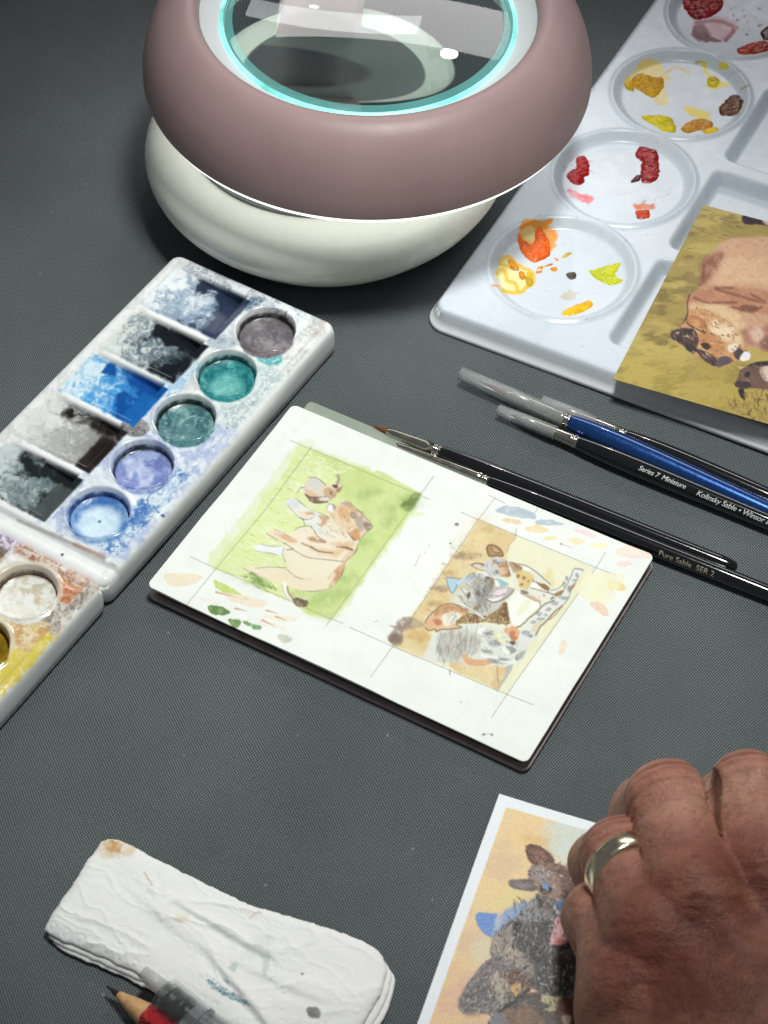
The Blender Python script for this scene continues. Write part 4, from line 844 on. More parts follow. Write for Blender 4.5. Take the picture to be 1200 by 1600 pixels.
for i, (lo, hi, wall) in enumerate(pans):
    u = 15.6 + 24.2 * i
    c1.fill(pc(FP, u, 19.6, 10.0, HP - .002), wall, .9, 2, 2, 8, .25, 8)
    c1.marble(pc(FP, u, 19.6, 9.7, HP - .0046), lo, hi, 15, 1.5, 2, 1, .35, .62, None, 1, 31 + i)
    if i == 1: c1.marble(pc(FP, u + 1.5, 19.0, 5.5, HP - .0046), (0.40, 0.72, 0.71), (0.60, 0.83, 0.81), 12, 1.6, 8, .7, seed=131)
    if i == 2: c1.specks(pc(FP, u, 19.6, 8.5, HP - .0046), 90, .8, 2.6, [(0.25, 0.42, 0.46), (0.72, 0.84, 0.82), (0.35, 0.52, 0.56)], .5, 132)
    if i == 3: c1.crop(0, 370, 2.143)
    if i == 3: c1.fill([(410, 750), (470, 750), (500, 780), (515, 815), (470, 830), (455, 780), (430, 810), (420, 780)], (0.84, 0.87, 0.94), .7, 4, 3, 7, .3)
    c1.crop(0, 0, 1)
    if i == 4:
        c1.fill(pc(FP, u, 19.6, 9.7, HP - .0046), (0.16, 0.36, 0.66), .6, 6, 3, 10, .3)
        c1.fill(pc(FP, u + 1.2, 19.2, 7.2, HP - .0046), (0.84, 0.92, 0.96), 1, 8, 2, 9, .1)
        c1.fill(pc(FP, u + .4, 19.4, .5, HP - .0046), (0.2, 0.4, 0.35), .9, .8)
    if i == 0: c1.specks(pc(FP, u, 19.6, 8.5, HP - .0046), 40, 1, 3.5, [(0.44, 0.41, 0.44), (0.63, 0.60, 0.62)], .45, 133)
gp_ = 'porcelain slant well palettes lying end to end'
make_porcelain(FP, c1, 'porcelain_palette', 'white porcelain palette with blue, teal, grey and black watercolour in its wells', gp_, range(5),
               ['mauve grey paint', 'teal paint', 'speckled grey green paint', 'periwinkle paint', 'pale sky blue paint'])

FQ = Frame((163, 912), (0, 1075), (0, 822), HP)
FQ.e1, FQ.e2 = FP.e1.copy(), FP.e2.copy()
c2 = Canvas(-420, 800, 200, 1400, 1.2, (0.93, 0.935, 0.925))
c2.marble(pr(FQ, 1, 134, 0, 69), (0.78, 0.66, 0.56), (0.94, 0.94, 0.92), 24, 1.8, 3, .7, .48, .7, seed=203)
c2.marble(pr(FQ, 0, 26, 1, 10), (0.42, 0.38, 0.34), (0.86, 0.83, 0.78), 10, 2, 3, .9, .45, .66, seed=204, rough=5)
c2.marble(pr(FQ, 0, 13, 5, 14), (0.72, 0.42, 0.28), (0.86, 0.66, 0.54), 11, 1.6, 3, .95, .4, .65, seed=205, rough=6)
c2.marble(pr(FQ, 0, 5.5, 5, 46), (0.62, 0.38, 0.28), (0.90, 0.86, 0.82), 12, 2, 3, .85, .45, .65, seed=206, rough=4)
c2.marble(pr(FQ, 0, 14, 33, 60), (0.48, 0.40, 0.62), (0.90, 0.88, 0.92), 16, 2, 4, .9, .42, .66, seed=207, rough=5)
c2.marble(pr(FQ, 24, 100, 0, 32), (0.86, 0.76, 0.22), (0.95, 0.92, 0.74), 15, 1.8, 4, .9, .40, .68, seed=208, rough=7)
c2.marble(pr(FQ, 22, 34, 4, 18), (0.78, 0.56, 0.38), (0.92, 0.86, 0.72), 11, 1.8, 3, .8, .42, .66, seed=209, rough=5)
c2.marble(pr(FQ, 8, 130, 34, 64), (0.62, 0.46, 0.24), (0.93, 0.89, 0.76), 20, 1.8, 4, .9, .40, .68, seed=210, rough=5)
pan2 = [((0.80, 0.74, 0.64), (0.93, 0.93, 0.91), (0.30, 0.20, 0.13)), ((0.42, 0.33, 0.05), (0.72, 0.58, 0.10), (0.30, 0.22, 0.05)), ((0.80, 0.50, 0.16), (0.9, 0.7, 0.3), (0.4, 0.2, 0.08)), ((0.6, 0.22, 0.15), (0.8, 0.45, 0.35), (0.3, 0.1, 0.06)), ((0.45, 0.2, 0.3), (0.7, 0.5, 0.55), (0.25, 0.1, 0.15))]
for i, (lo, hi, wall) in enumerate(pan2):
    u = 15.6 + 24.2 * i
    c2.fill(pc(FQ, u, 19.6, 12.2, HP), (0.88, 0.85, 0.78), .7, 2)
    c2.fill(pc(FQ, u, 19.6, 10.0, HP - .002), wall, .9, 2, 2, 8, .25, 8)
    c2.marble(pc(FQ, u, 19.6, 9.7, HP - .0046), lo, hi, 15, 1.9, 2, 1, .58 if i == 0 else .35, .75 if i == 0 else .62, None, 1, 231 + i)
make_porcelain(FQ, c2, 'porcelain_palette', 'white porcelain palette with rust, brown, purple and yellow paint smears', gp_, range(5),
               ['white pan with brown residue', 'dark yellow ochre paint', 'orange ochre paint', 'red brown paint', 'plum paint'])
# ------------------------------------------------------------------ white plastic mixing palette
HW = 0.0086
FW = Frame((675, 480), (1200, 672), (1040, 0), HW)
LW, DW = 0.170, 0.285
CW = [(32.6, 39.2 + 54.6 * i) for i in range(5)]
RWL = [(61.5, 107.0, 13.5 + 53.7 * i, 60.5 + 53.7 * i) for i in range(5)] + [(112.0, 160.0, 13.5 + 53.7 * i, 60.5 + 53.7 * i) for i in range(5)]
def plastic_h(u, v):
    d = np.minimum(np.minimum(u, LW * 1e3 - u), np.minimum(v, DW * 1e3 - v))
    cu = np.maximum(np.maximum(5.5 - u, u - (LW * 1e3 - 5.5)), 0); cw = np.maximum(np.maximum(5.5 - v, v - (DW * 1e3 - 5.5)), 0); d = np.where((cu > 0) & (cw > 0), 5.5 - np.hypot(cu, cw), d)
    r = 1.8; t = np.clip(d, 0, r); z = HW * 1e3 - (r - np.sqrt(np.maximum(r * r - (r - t) ** 2, 0)))
    for cx, cy in CW:
        q = np.hypot(u - cx, v - cy)
        z = z + 0.75 * np.exp(-((q - 26.6) / 1.0) ** 2)
        z = z - (3.3 - 0.9 * np.clip(q / 25, 0, 1) ** 2) * sstep(26.2, 22.5, q)
    for a, b, c, e in RWL:
        cu, cw = np.clip(u, a + 4, b - 4), np.clip(v, c + 4, e - 4)
        q = 4 - np.hypot(u - cu, v - cw)
        q = np.where((u > a + 4) & (u < b - 4) & (v > c + 4) & (v < e - 4), 9, q)
        z = z - 5.6 * sstep(-0.6, 3.4, q)
    return z / 1e3
c3 = Canvas(640, -330, 1700, 720, 1.6, (0.815, 0.845, 0.885))
c3.mix(W_, (0.78, 0.81, 0.85), 0.35 * sstep(0.45, 0.7, fbm(c3.X / 60, c3.Y / 60, 6)))
r_ = np.random.RandomState(4)
for k in range(150):
    x, y = r_.uniform(700, 1200), r_.uniform(0, 600); r = r_.uniform(.5, 1.3)
    c3.fill([(x - r, y), (x, y - r), (x + r, y), (x, y + r)], (0.45, 0.42, 0.42), .55, .6)
c3.crop(740, 320, 4.615)
c3.fill([(330, 180), (360, 120), (420, 105), (500, 110), (570, 100), (545, 150), (590, 200), (600, 250), (585, 310), (540, 330), (430, 300), (340, 260)], (0.93, 0.58, 0.20), .95, 1.2, 2.5, 6, .15)
c3.fill([(340, 190), (400, 155), (450, 180), (430, 270), (360, 240)], (0.91, 0.82, 0.55), .95, 2, 2, 6)
c3.fill([(200, 380), (270, 365), (330, 430), (420, 480), (430, 560), (390, 610), (300, 645), (215, 610), (165, 520), (180, 450)], (0.91, 0.88, 0.62), .9, 1.5, 2, 6, .3)
for q in ([(200, 400), (250, 375), (300, 420), (370, 460), (425, 490), (430, 560), (380, 600)], [(170, 490), (220, 470), (240, 540), (300, 570), (320, 620)], [(205, 610), (270, 635), (340, 630), (375, 600)], [(190, 430), (260, 450)]):
    c3.stroke(q, 5, (0.90, 0.70, 0.16), .85, 1.5, jit=.8)
c3.stroke([(135, 580), (185, 588)], 3, (0.93, 0.55, 0.25), .8, 1)
c3.fill([(650, 640), (700, 615), (740, 640), (725, 680), (660, 690), (630, 660)], (0.78, 0.76, 0.71), .9, 1, 1.5, 5, .2, 8, .4)
c3.crop(840, 60, 3.333)
c3.fill([(520, 130), (560, 100), (640, 120), (650, 170), (690, 210), (660, 260), (680, 300), (665, 355), (600, 330), (560, 280), (500, 250), (450, 230), (500, 180)], (0.90, 0.80, 0.46), .8, 1.5, 4, 7, .4)
c3.stroke([(640, 200), (700, 160), (740, 155), (795, 185)], 2.6, (0.88, 0.74, 0.24), .8, 1, jit=.6)
c3.stroke([(690, 165), (660, 190), (690, 215)], 2.6, (0.88, 0.74, 0.24), .7, 1)
c3.fill([(770, 355), (810, 360), (890, 390), (890, 420), (800, 405), (765, 380)], (0.90, 0.78, 0.22), .9, 1, 3, 6, .3)
c3.fill([(850, 130), (880, 125), (890, 180), (960, 220), (1000, 245), (920, 262), (880, 250), (885, 200)], (0.90, 0.80, 0.14), .9, 1, 2, 6, .1)
c3.fill([(945, 130), (985, 125), (995, 155), (950, 160)], (0.90, 0.80, 0.22), .9, 1, 1)
c3.stroke([(1060, 265), (1095, 245)], 2, (0.66, 0.52, 0.12), .8, .8)
c3.stroke([(822, 128), (845, 122)], 2.5, (0.66, 0.5, 0.12), .8, .8)
c3.fill([(160, 790), (200, 795), (280, 830), (270, 860), (230, 850), (170, 820)], (0.88, 0.36, 0.40), .85, 2, 3, 6, .45)
c3.fill([(500, 865), (550, 862), (600, 865), (605, 890), (550, 890), (510, 890)], (0.84, 0.38, 0.14), .9, 1, 2, 5, .2)
c3.hatch([(140, 640), (220, 580), (310, 650), (290, 720), (150, 720)], 22, 4, 45, 80, 1, [(0.75, 0.1, 0.15)], .7, 6)
c3.hatch([(500, 860), (640, 830), (700, 800), (600, 900)], 14, 4, -30, 40, 1, [(0.6, 0.2, 0.1)], .7, 7)
c3.hatch([(540, 800), (760, 780), (560, 880)], 10, 5, -25, 30, .8, [(0.6, 0.55, 0.5)], .6, 8)
c3.hatch([(1000, 160), (1100, 240), (940, 420), (1060, 400)], 18, 3, 45, 90, 1, [(0.66, 0.5, 0.12)], .6, 9)
# top well
c3.crop(640, 0, 2.143)
c3.fill([(945, 90), (985, 60), (1060, 60), (1100, 95), (1050, 135), (980, 135)], (0.80, 0.62, 0.66), .9, 2, 3, 7, .4)
c3.fill([(950, 90), (985, 80), (1010, 120), (1040, 140), (970, 135), (945, 115)], (0.36, 0.05, 0.12), .95, 1.5, 2, 6, .2)
c3.stroke([(960, 75), (1030, 70), (1085, 95), (1060, 135)], 5, (0.52, 0.09, 0.20), .85, 2, jit=.6)
c3.specks([(1080, 20), (1200, 40), (1190, 130), (1110, 110)], 24, .8, 2.4, [(0.25, 0.04, 0.06), (0.3, 0.1, 0.1)], .85, 11)
nu = int(LW / 0.00048); nv = int(DW / 0.00048)
a, b = np.meshgrid(np.linspace(0, LW, nu), np.linspace(0, DW, nv), indexing='ij')
rc = 0.0055
cu_, cw_ = np.clip(a, rc, LW - rc), np.clip(b, rc, DW - rc); du, dv = a - cu_, b - cw_; dd = np.hypot(du, dv); kk = np.where(dd > rc, rc / np.maximum(dd, 1e-9), 1); a = cu_ + du * kk; b = cw_ + dv * kk
P = FW.P(a, b, plastic_h(a * 1e3, b * 1e3))
loop = np.array([i * nv for i in range(nu)] + [(nu - 1) * nv + j for j in range(1, nv)] + [i * nv + nv - 1 for i in range(nu - 2, -1, -1)] + [j for j in range(nv - 2, 0, -1)])
V = P.reshape(-1, 3); c = FW.P(LW / 2, DW / 2, 0); rings = [V]; Fc = [grid_faces(nu, nv)]; prev = loop; cnt = len(V); n = len(loop)
uvb = np.stack([a.ravel()[loop], b.ravel()[loop]], -1)
ccb = np.stack([np.clip(uvb[:, 0], rc, LW - rc), np.clip(uvb[:, 1], rc, DW - rc)], -1); outd = (uvb - ccb) / np.linalg.norm(uvb - ccb, axis=1)[:, None]
for zz, gro in ((0.0046, 0.0010), (0.0024, 0.0014), (0.0020, 0.0024), (0.0012, 0.0028), (0.0003, 0.0026)):
    q = uvb + outd * gro; R = FW.P(q[:, 0], q[:, 1], zz); rings.append(R)
    idx = np.arange(cnt, cnt + n); Fc.append(np.stack([prev, idx, np.roll(idx, -1), np.roll(prev, -1)], -1)); prev = idx; cnt += n
V = np.vstack(rings); cols = c3.sample(P).reshape(-1, 3); cols = np.vstack([cols, np.ones((len(V) - len(cols), 3)) * np.array(lin(226, 230, 232))])
pal = root('mixing_palette', tuple(c), 'large white plastic palette with round wells of yellow, red and orange paint', 'paint palette')
put('tray', V, np.vstack(Fc), MT['plastic'], pal, col=cols, fix=True)

def blob(pts, o, z, col, H, name, seed=1, col2=None, lump=0.5, rough=1.2):
    """dried paint standing proud of the tray: outline traced in a photo crop, domed with lumps"""
    p = spline(np.asarray(pts, float) / z + np.array(o))
    zf = HW - 0.0026
    uv = np.array([FW.loc(x, y, zf) for x, y in p])
    lo, hi = uv.min(0) - 0.0012, uv.max(0) + 0.0012; st = 0.00028
    a, b = np.meshgrid(np.arange(lo[0], hi[0], st), np.arange(lo[1], hi[1], st), indexing='ij')
    d = -polysd(a, b, uv) * 1e3 + rough * 0.9 * (fbm(a / 0.0015, b / 0.0015, seed, 3) - 0.5)
    zt = plastic_h(a * 1e3, b * 1e3)
    dome = (1 - np.exp(-np.maximum(d, 0) / 0.9)) * H * .75 * (1 + 0.8 * (fbm((a + b) / 0.0032, (b - a) / 0.0013, seed + 5, 3) - 0.5) + lump * 2 * (fbm(a / 0.0024, b / 0.0024, seed + 8, 2) - 0.5))
    z_ = zt + np.where(d > 0, dome + 0.00006, -0.0002)
    nu, nv = a.shape; F = grid_faces(nu, nv); keep = (d > -0.12).ravel()[F].any(1); F = F[keep]
    ids, inv = np.unique(F, return_inverse=True); V = FW.P(a, b, z_).reshape(-1, 3)[ids]
    t = sstep(.4, .6, fbm(a / 0.003, b / 0.003, seed + 9))[..., None]
    c = np.array(col) + (np.array(col2 if col2 is not None else np.array(col) * .85) - np.array(col)) * t
    c = np.where(c <= 0.04045, c / 12.92, ((c + 0.055) / 1.055) ** 2.4)
    return put(name, V, inv.reshape(-1, 4), MT['wet'], pal, col=c.reshape(-1, 3)[ids], fix=True)
A1, z1 = (740, 320), 4.615
blob([(320, 230), (360, 260), (430, 280), (445, 200), (480, 178), (530, 230), (556, 300), (545, 360), (480, 400), (420, 402), (360, 360), (325, 290)], A1, z1, (0.93, 0.42, 0.08), .0011, 'paint_blob', 1, (0.90, 0.36, 0.06))
blob([(245, 400), (290, 400), (330, 450), (320, 475), (270, 465)], A1, z1, (0.93, 0.60, 0.12), .0008, 'paint_blob', 2)
blob([(325, 480), (360, 475), (375, 520), (350, 535), (325, 510)], A1, z1, (0.93, 0.60, 0.15), .0007, 'paint_blob', 3)
blob([(380, 490), (420, 490), (430, 560), (400, 595), (375, 550)], A1, z1, (0.90, 0.72, 0.10), .0006, 'paint_blob', 4)
blob([(825, 465), (900, 455), (960, 435), (1050, 420), (1055, 450), (1020, 490), (1040, 525), (1080, 540), (1040, 570), (980, 578), (900, 540), (855, 500)], A1, z1, (0.82, 0.82, 0.10), .0008, 'paint_blob', 5, (0.76, 0.78, 0.10))
blob([(630, 780), (680, 740), (760, 705), (840, 685), (865, 710), (830, 750), (740, 790), (670, 802)], A1, z1, (0.95, 0.76, 0.08), .0008, 'paint_blob', 6, (0.93, 0.66, 0.06))
blob([(665, 490), (700, 475), (742, 485), (735, 520), (700, 532), (675, 515)], A1, z1, (0.36, 0.31, 0.24), .0008, 'paint_blob', 7)
for k, q in enumerate(([(630, 370), (680, 335), (710, 340), (690, 360), (645, 378)], [(580, 372), (612, 385), (600, 395)], [(505, 435), (560, 412), (570, 425), (520, 440)], [(460, 445), (495, 430), (500, 450), (465, 460)], [(550, 450), (590, 435), (608, 460), (570, 472)], [(445, 475), (490, 462), (490, 480), (460, 490)])):
    blob(q, A1, z1, (0.92, 0.58, 0.12) if k else (0.90, 0.74, 0.16), .0003, 'paint_blob', 20 + k, rough=.6)
A2, z2 = (840, 60), 3.333
blob([(500, 250), (490, 210), (540, 180), (600, 200), (650, 200), (655, 250), (610, 300), (570, 290), (530, 270)], A2, z2, (0.84, 0.64, 0.10), .0012, 'paint_blob', 31, (0.78, 0.56, 0.10), .9)
blob([(450, 225), (490, 215), (505, 270), (480, 275), (455, 255)], A2, z2, (0.88, 0.72, 0.06), .0008, 'paint_blob', 32)
blob([(540, 405), (640, 395), (700, 415), (722, 470), (700, 492), (650, 480), (600, 450)], A2, z2, (0.86, 0.78, 0.04), .0012, 'paint_blob', 33, (0.80, 0.72, 0.04), .8)
blob([(745, 470), (790, 430), (860, 415), (915, 440), (900, 470), (850, 475), (780, 492)], A2, z2, (0.82, 0.58, 0.16), .0011, 'paint_blob', 34, (0.76, 0.50, 0.14))
blob([(860, 480), (900, 460), (940, 465), (935, 490), (880, 498)], A2, z2, (0.92, 0.76, 0.06), .0009, 'paint_blob', 35)
blob([(885, 205), (925, 200), (950, 225), (930, 250), (890, 245)], A2, z2, (0.92, 0.82, 0.04), .0009, 'paint_blob', 36)
blob([(945, 360), (975, 325), (1015, 292), (1050, 305), (1068, 345), (1050, 390), (1000, 405), (955, 395)], A2, z2, (0.40, 0.22, 0.05), .0010, 'paint_blob', 37, (0.36, 0.19, 0.04), .3)
blob([(200, 625), (235, 612), (268, 640), (270, 700), (245, 720), (245, 745), (215, 760), (170, 745), (152, 710), (175, 685), (200, 670)], A2, z2, (0.66, 0.04, 0.06), .0011, 'paint_blob', 38, (0.60, 0.03, 0.05), .3)
blob([(510, 605), (530, 565), (570, 570), (625, 590), (632, 650), (632, 715), (600, 745), (550, 745), (535, 700), (540, 640)], A2, z2, (0.60, 0.05, 0.08), .0009, 'paint_blob', 39, (0.54, 0.04, 0.06), .3)
blob([(485, 745), (505, 715), (538, 705), (535, 735), (505, 742)], A2, z2, (0.30, 0.04, 0.05), .0005, 'paint_blob', 40)
blob([(510, 895), (545, 890), (580, 895), (578, 935), (530, 940), (512, 920)], A2, z2, (0.80, 0.26, 0.08), .0009, 'paint_blob', 41)
A3, z3 = (640, 0), 2.143
blob([(915, 10), (960, -30), (1040, -20), (1048, 25), (1000, 55), (950, 60)], A3, z3, (0.66, 0.03, 0.08), .0012, 'paint_blob', 42, (0.56, 0.02, 0.06), .6)
blob([(1100, 160), (1150, 140), (1195, 135), (1210, 165), (1150, 182), (1105, 180)], A3, z3, (0.74, 0.22, 0.08), .0010, 'paint_blob', 43)
blob([(1175, 105), (1200, 85), (1230, 100), (1215, 130), (1185, 130)], A3, z3, (0.30, 0.06, 0.08), .0009, 'paint_blob', 44)
blob([(1015, 1020), (1024, 985), (1050, 975), (1070, 1010), (1045, 1040)], (770, 232), 4.0, (0.40, 0.70, 0.16), .0005, 'paint_blob', 45)

# ------------------------------------------------------------------ printed photographs
def print_sheet(F, L, W, canvas, name, label, m, t=0.00028, nu=300, nv=400, zf=None, group=None, vis=(.8, .9)):
    a, b = np.meshgrid(np.r_[np.linspace(0, L * vis[0], int(nu * .85)), np.linspace(L * vis[0], L, nu - int(nu * .85) + 1)[1:]], np.r_[np.linspace(0, W * vis[1], int(nv * .85)), np.linspace(W * vis[1], W, nv - int(nv * .85) + 1)[1:]], indexing='ij')
    z = zf(a, b); P = F.P(a, b, z)
    c = F.P(L / 2, W / 2, z[nu // 2, nv // 2])
    o = sheet(P, t, name, m, None, tuple(c), col=canvas.sample(P))
    return tag(o, label, 'photo print', group)

# lioness, lying on the plastic palette
cl = Canvas(940, 120, 1560, 760, 1.9, (0.645, 0.56, 0.30))
X, Y = cl.X, cl.Y
cl.mix(W_, (0.74, 0.655, 0.37), sstep(.42, .66, fbm(X / 70, Y / 26, 5)))
cl.mix(W_, (0.45, 0.38, 0.20), .75 * sstep(.55, .75, fbm(X / 45, Y / 18, 8)))
cl.mix(W_, (0.70, 0.60, 0.42), .5 * sstep(.55, .8, fbm(X / 60, Y / 60, 12)))
cl.mix(W_, (0.69, 0.61, 0.28), .6 * sstep(520, 600, Y))
cl.crop(930, 300, 4)
cl.hatch([(700, 90), (1300, 200), (1300, 280), (800, 300), (600, 380)], 60, 16, 12, 10, 2, [(0.40, 0.33, 0.18), (0.52, 0.45, 0.26)], .4, 3)
cl.hatch([(120, 1160), (400, 600), (560, 900), (900, 1100), (1000, 1420), (500, 1260)], 120, 13, 10, 12, 1.6, [(0.76, 0.69, 0.36), (0.50, 0.44, 0.20), (0.72, 0.62, 0.30)], .4, 4)
lb = [(660, 590), (668, 450), (725, 380), (800, 312), (900, 287), (1100, 282), (1500, 270), (1900, 300), (2000, 700), (1700, 1050), (1300, 1010), (1080, 985), (930, 945), (925, 860), (760, 830), (590, 770), (580, 690), (610, 640)]
cl.fill(lb, (0.80, 0.625, 0.51), 1, 1, .8, 6, .05)
cl.fill([(668, 450), (725, 385), (800, 380), (760, 470), (700, 560), (664, 580)], (0.55, 0.34, 0.27), .8, 7, 3, 10, .3)
cl.fill([(780, 330), (900, 295), (1300, 295), (1300, 400), (1000, 390), (840, 390)], (0.84, 0.66, 0.53), .9, 8, 3, 14, .2)
cl.fill([(820, 410), (1000, 400), (1300, 420), (1300, 580), (900, 580), (740, 590)], (0.87, 0.71, 0.57), .9, 9, 4, 14, .3)
cl.fill([(600, 640), (740, 590), (1000, 610), (1300, 640), (1300, 760), (950, 760), (760, 710), (600, 700)], (0.72, 0.49, 0.37), .85, 7, 4, 12, .3)
cl.fill([(590, 700), (740, 700), (900, 760), (930, 860), (800, 850), (640, 780)], (0.87, 0.74, 0.58), .9, 6, 3, 10, .3)
cl.fill([(920, 860), (1000, 850), (1100, 830), (1100, 985), (960, 950), (920, 920)], (0.66, 0.44, 0.38), .85, 6, 3, 10, .2)
cl.fill([(960, 870), (1040, 850), (1060, 960), (990, 930)], (0.90, 0.78, 0.70), .8, 6, 2)
cl.fill([(1030, 930), (1100, 900), (1100, 985), (1040, 975)], (0.50, 0.32, 0.28), .8, 4)
for q in ([(620, 660), (700, 690), (880, 690)], [(760, 610), (900, 650), (1040, 690)], [(860, 720), (940, 740), (1040, 720)], [(680, 430), (672, 520), (664, 575)], [(750, 600), (860, 600)], [(980, 640), (1060, 690)]):
    cl.stroke(q, 3.2, (0.45, 0.26, 0.2), .6, 2.2)
cl.fill([(900, 720), (960, 700), (1030, 730), (970, 755)], (0.46, 0.26, 0.2), .75, 2.5, 1)
cl.hatch(lb[:5] + [(1300, 300), (1300, 980)] + lb[11:], 420, 9, lambda x, y: 40 + (y - 450) * .12, 25, 1.7, [(0.93, 0.80, 0.68), (0.62, 0.42, 0.33), (0.74, 0.54, 0.43), (0.90, 0.74, 0.62)], .34, 6)
hd = [(575, 755), (640, 722), (760, 765), (870, 840), (930, 945), (962, 1005), (955, 1045), (880, 1052), (842, 1082), (760, 1092), (690, 1058), (600, 1010), (545, 960), (485, 922), (470, 882), (520, 852), (552, 820)]
cl.fill(hd, (0.80, 0.60, 0.42), 1, 1, .8, 5, .1)
cl.fill([(740, 800), (860, 840), (920, 930), (900, 960), (800, 930), (720, 880)], (0.93, 0.83, 0.70), .9, 5, 2, 8, .2)
cl.fill([(640, 870), (740, 880), (800, 960), (760, 1020), (680, 1000)], (0.76, 0.52, 0.34), .85, 5, 2, 7, .3)
cl.fill([(470, 882), (520, 855), (585, 850), (640, 890), (640, 960), (610, 1010), (545, 955), (485, 920)], (0.20, 0.155, 0.17), .95, 1.5, 1.5, 6, .15)
cl.fill([(500, 880), (525, 872), (520, 890)], (0.72, 0.62, 0.6), .9, 1)
cl.fill([(620, 980), (700, 1000), (770, 1060), (745, 1088), (680, 1050)], (0.22, 0.17, 0.19), .9, 1.5, 1, 6, .2)
cl.fill([(660, 950), (700, 945), (720, 970), (690, 985)], (0.16, 0.11, 0.11), .9, 1.2, .6)
cl.fill([(570, 775), (620, 770), (690, 810), (680, 850), (620, 850), (585, 830)], (0.70, 0.45, 0.28), .95, 1.5, 1, 6, .25)
cl.fill([(600, 800), (640, 800), (660, 830), (620, 835)], (0.84, 0.64, 0.42), .8, 2)
cl.stroke([(570, 770), (575, 820), (620, 850), (690, 880)], 2, (0.30, 0.19, 0.15), .8, 1)
cl.fill([(780, 1030), (840, 1030), (860, 1060), (800, 1085), (760, 1088)], (0.30, 0.26, 0.32), .9, 1.5, 1)
cl.fill([(870, 985), (910, 980), (930, 1010), (900, 1050), (870, 1030)], (0.20, 0.18, 0.21), .9, 1.2, 1)
cl.fill([(905, 1040), (930, 1000), (965, 1005), (960, 1045), (920, 1055)], (0.93, 0.93, 0.96), 1, 1.5, 1)
cl.fill([(830, 960), (890, 950), (880, 990), (840, 1000)], (0.93, 0.88, 0.82), .9, 2)
cl.hatch(hd, 150, 8, lambda x, y: 50, 30, 1.6, [(0.93, 0.80, 0.64), (0.52, 0.33, 0.22), (0.70, 0.48, 0.32), (0.30, 0.2, 0.17)], .7, 7)
cl.stroke([(590, 640), (575, 700), (578, 760), (550, 820)], 2, (0.3, 0.2, 0.17), .7, 1)
cl.fill([(915, 165), (940, 145), (1040, 165), (1090, 195), (1090, 215), (1030, 205), (940, 200)], (0.14, 0.08, 0.09), 1, 1.5, 1.5, 6)
cl.fill([(1060, 170), (1300, 200), (1300, 260), (1090, 215)], (0.82, 0.66, 0.62), 1, 2)
cub = [(870, 1200), (895, 1150), (910, 1110), (960, 1085), (1010, 1065), (1120, 1060), (1400, 1050), (1400, 1330), (1100, 1240), (1050, 1235), (980, 1225), (930, 1228), (890, 1220)]
cl.fill(cub, (0.42, 0.31, 0.27), 1, 1, .8, 5, .1)
cl.fill([(1030, 1100), (1100, 1090), (1100, 1180), (1050, 1170)], (0.86, 0.76, 0.70), .9, 2, 1.5, 6, .3)
cl.fill([(950, 1090), (1010, 1062), (1130, 1058), (1120, 1080), (1000, 1085)], (0.13, 0.10, 0.12), .9, 1.2)
cl.fill([(870, 1200), (900, 1180), (960, 1190), (975, 1215), (930, 1228), (890, 1220)], (0.22, 0.16, 0.17), .9, 1.2)
cl.fill([(935, 1130), (965, 1125), (960, 1155), (938, 1155)], (0.10, 0.08, 0.08), .9, 1)
cl.fill([(890, 1090), (930, 1095), (905, 1108)], (0.80, 0.66, 0.50), .9, 1)
cl.fill([(895, 1232), (928, 1232), (935, 1298), (915, 1290), (900, 1262)], (0.12, 0.09, 0.10), 1, 1)
cl.hatch(cub, 120, 7, 40, 40, .9, [(0.66, 0.52, 0.44), (0.2, 0.14, 0.13), (0.86, 0.76, 0.66), (0.5, 0.36, 0.3)], .6, 9)
cl.hatch([(830, 1330), (1000, 1260), (1400, 1300), (1400, 1560), (1000, 1440)], 330, 13, 70, 30, 1.2, [(0.40, 0.29, 0.17), (0.66, 0.54, 0.34), (0.26, 0.18, 0.11), (0.58, 0.44, 0.28)], .7, 10)
cl.im *= (0.93 + 0.14 * _h((X * 1.6).astype(int), (Y * 1.6).astype(int), 3))[..., None]
ZL = 0.0116
FL = Frame((958, 592), (1200, 660), (1108, 322), ZL)
ang = math.radians(-2.0)
FL.e1 = np.array([FL.e1[0] * math.cos(ang) - FL.e1[1] * math.sin(ang), FL.e1[0] * math.sin(ang) + FL.e1[1] * math.cos(ang), 0]); FL.e2 = np.array([-FL.e1[1], FL.e1[0], 0])
print_sheet(FL, 0.127, 0.0965, cl, 'lioness_photo', 'printed photograph of a lioness in dry grass lying on the plastic palette', MT['photo'], nu=330, nv=400, vis=(.6, .95),
            zf=lambda a, b: ZL + 0.026 * a - 0.00 * b + 0.0012 * np.sin(b / 0.0965 * np.pi) * 0 - 0.010 * b, group=None)

# wild dogs, under the hand
cw = Canvas(600, 1190, 1380, 1760, 1.9, (0.92, 0.80, 0.61))
X, Y = cw.X, cw.Y
cw.mix(W_, (0.90, 0.72, 0.60), sstep(1420, 1560, Y + 40 * (fbm(X / 60, Y / 60, 2) - .5)))
cw.mix(W_, (0.93, 0.81, 0.58), .7 * sstep(.42, .62, fbm(X / 80, Y / 50, 4)))
cw.mix(W_, (0.86, 0.73, 0.61), .6 * sstep(.50, .72, fbm(X / 60, Y / 40, 7)))
cw.crop(640, 1230, 4)
cw.fill([(900, 210), (1050, 190), (1400, 280), (1400, 800), (1050, 560), (940, 470), (860, 350)], (0.83, 0.86, 0.83), .95, 14, 8, 25, .15)
cw.fill([(720, 300), (860, 310), (870, 370), (740, 350)], (0.86, 0.70, 0.46), .6, 10, 5)
cw.fill([(640, 640), (760, 640), (720, 710), (560, 760), (480, 740)], (0.90, 0.83, 0.58), .8, 10, 4)
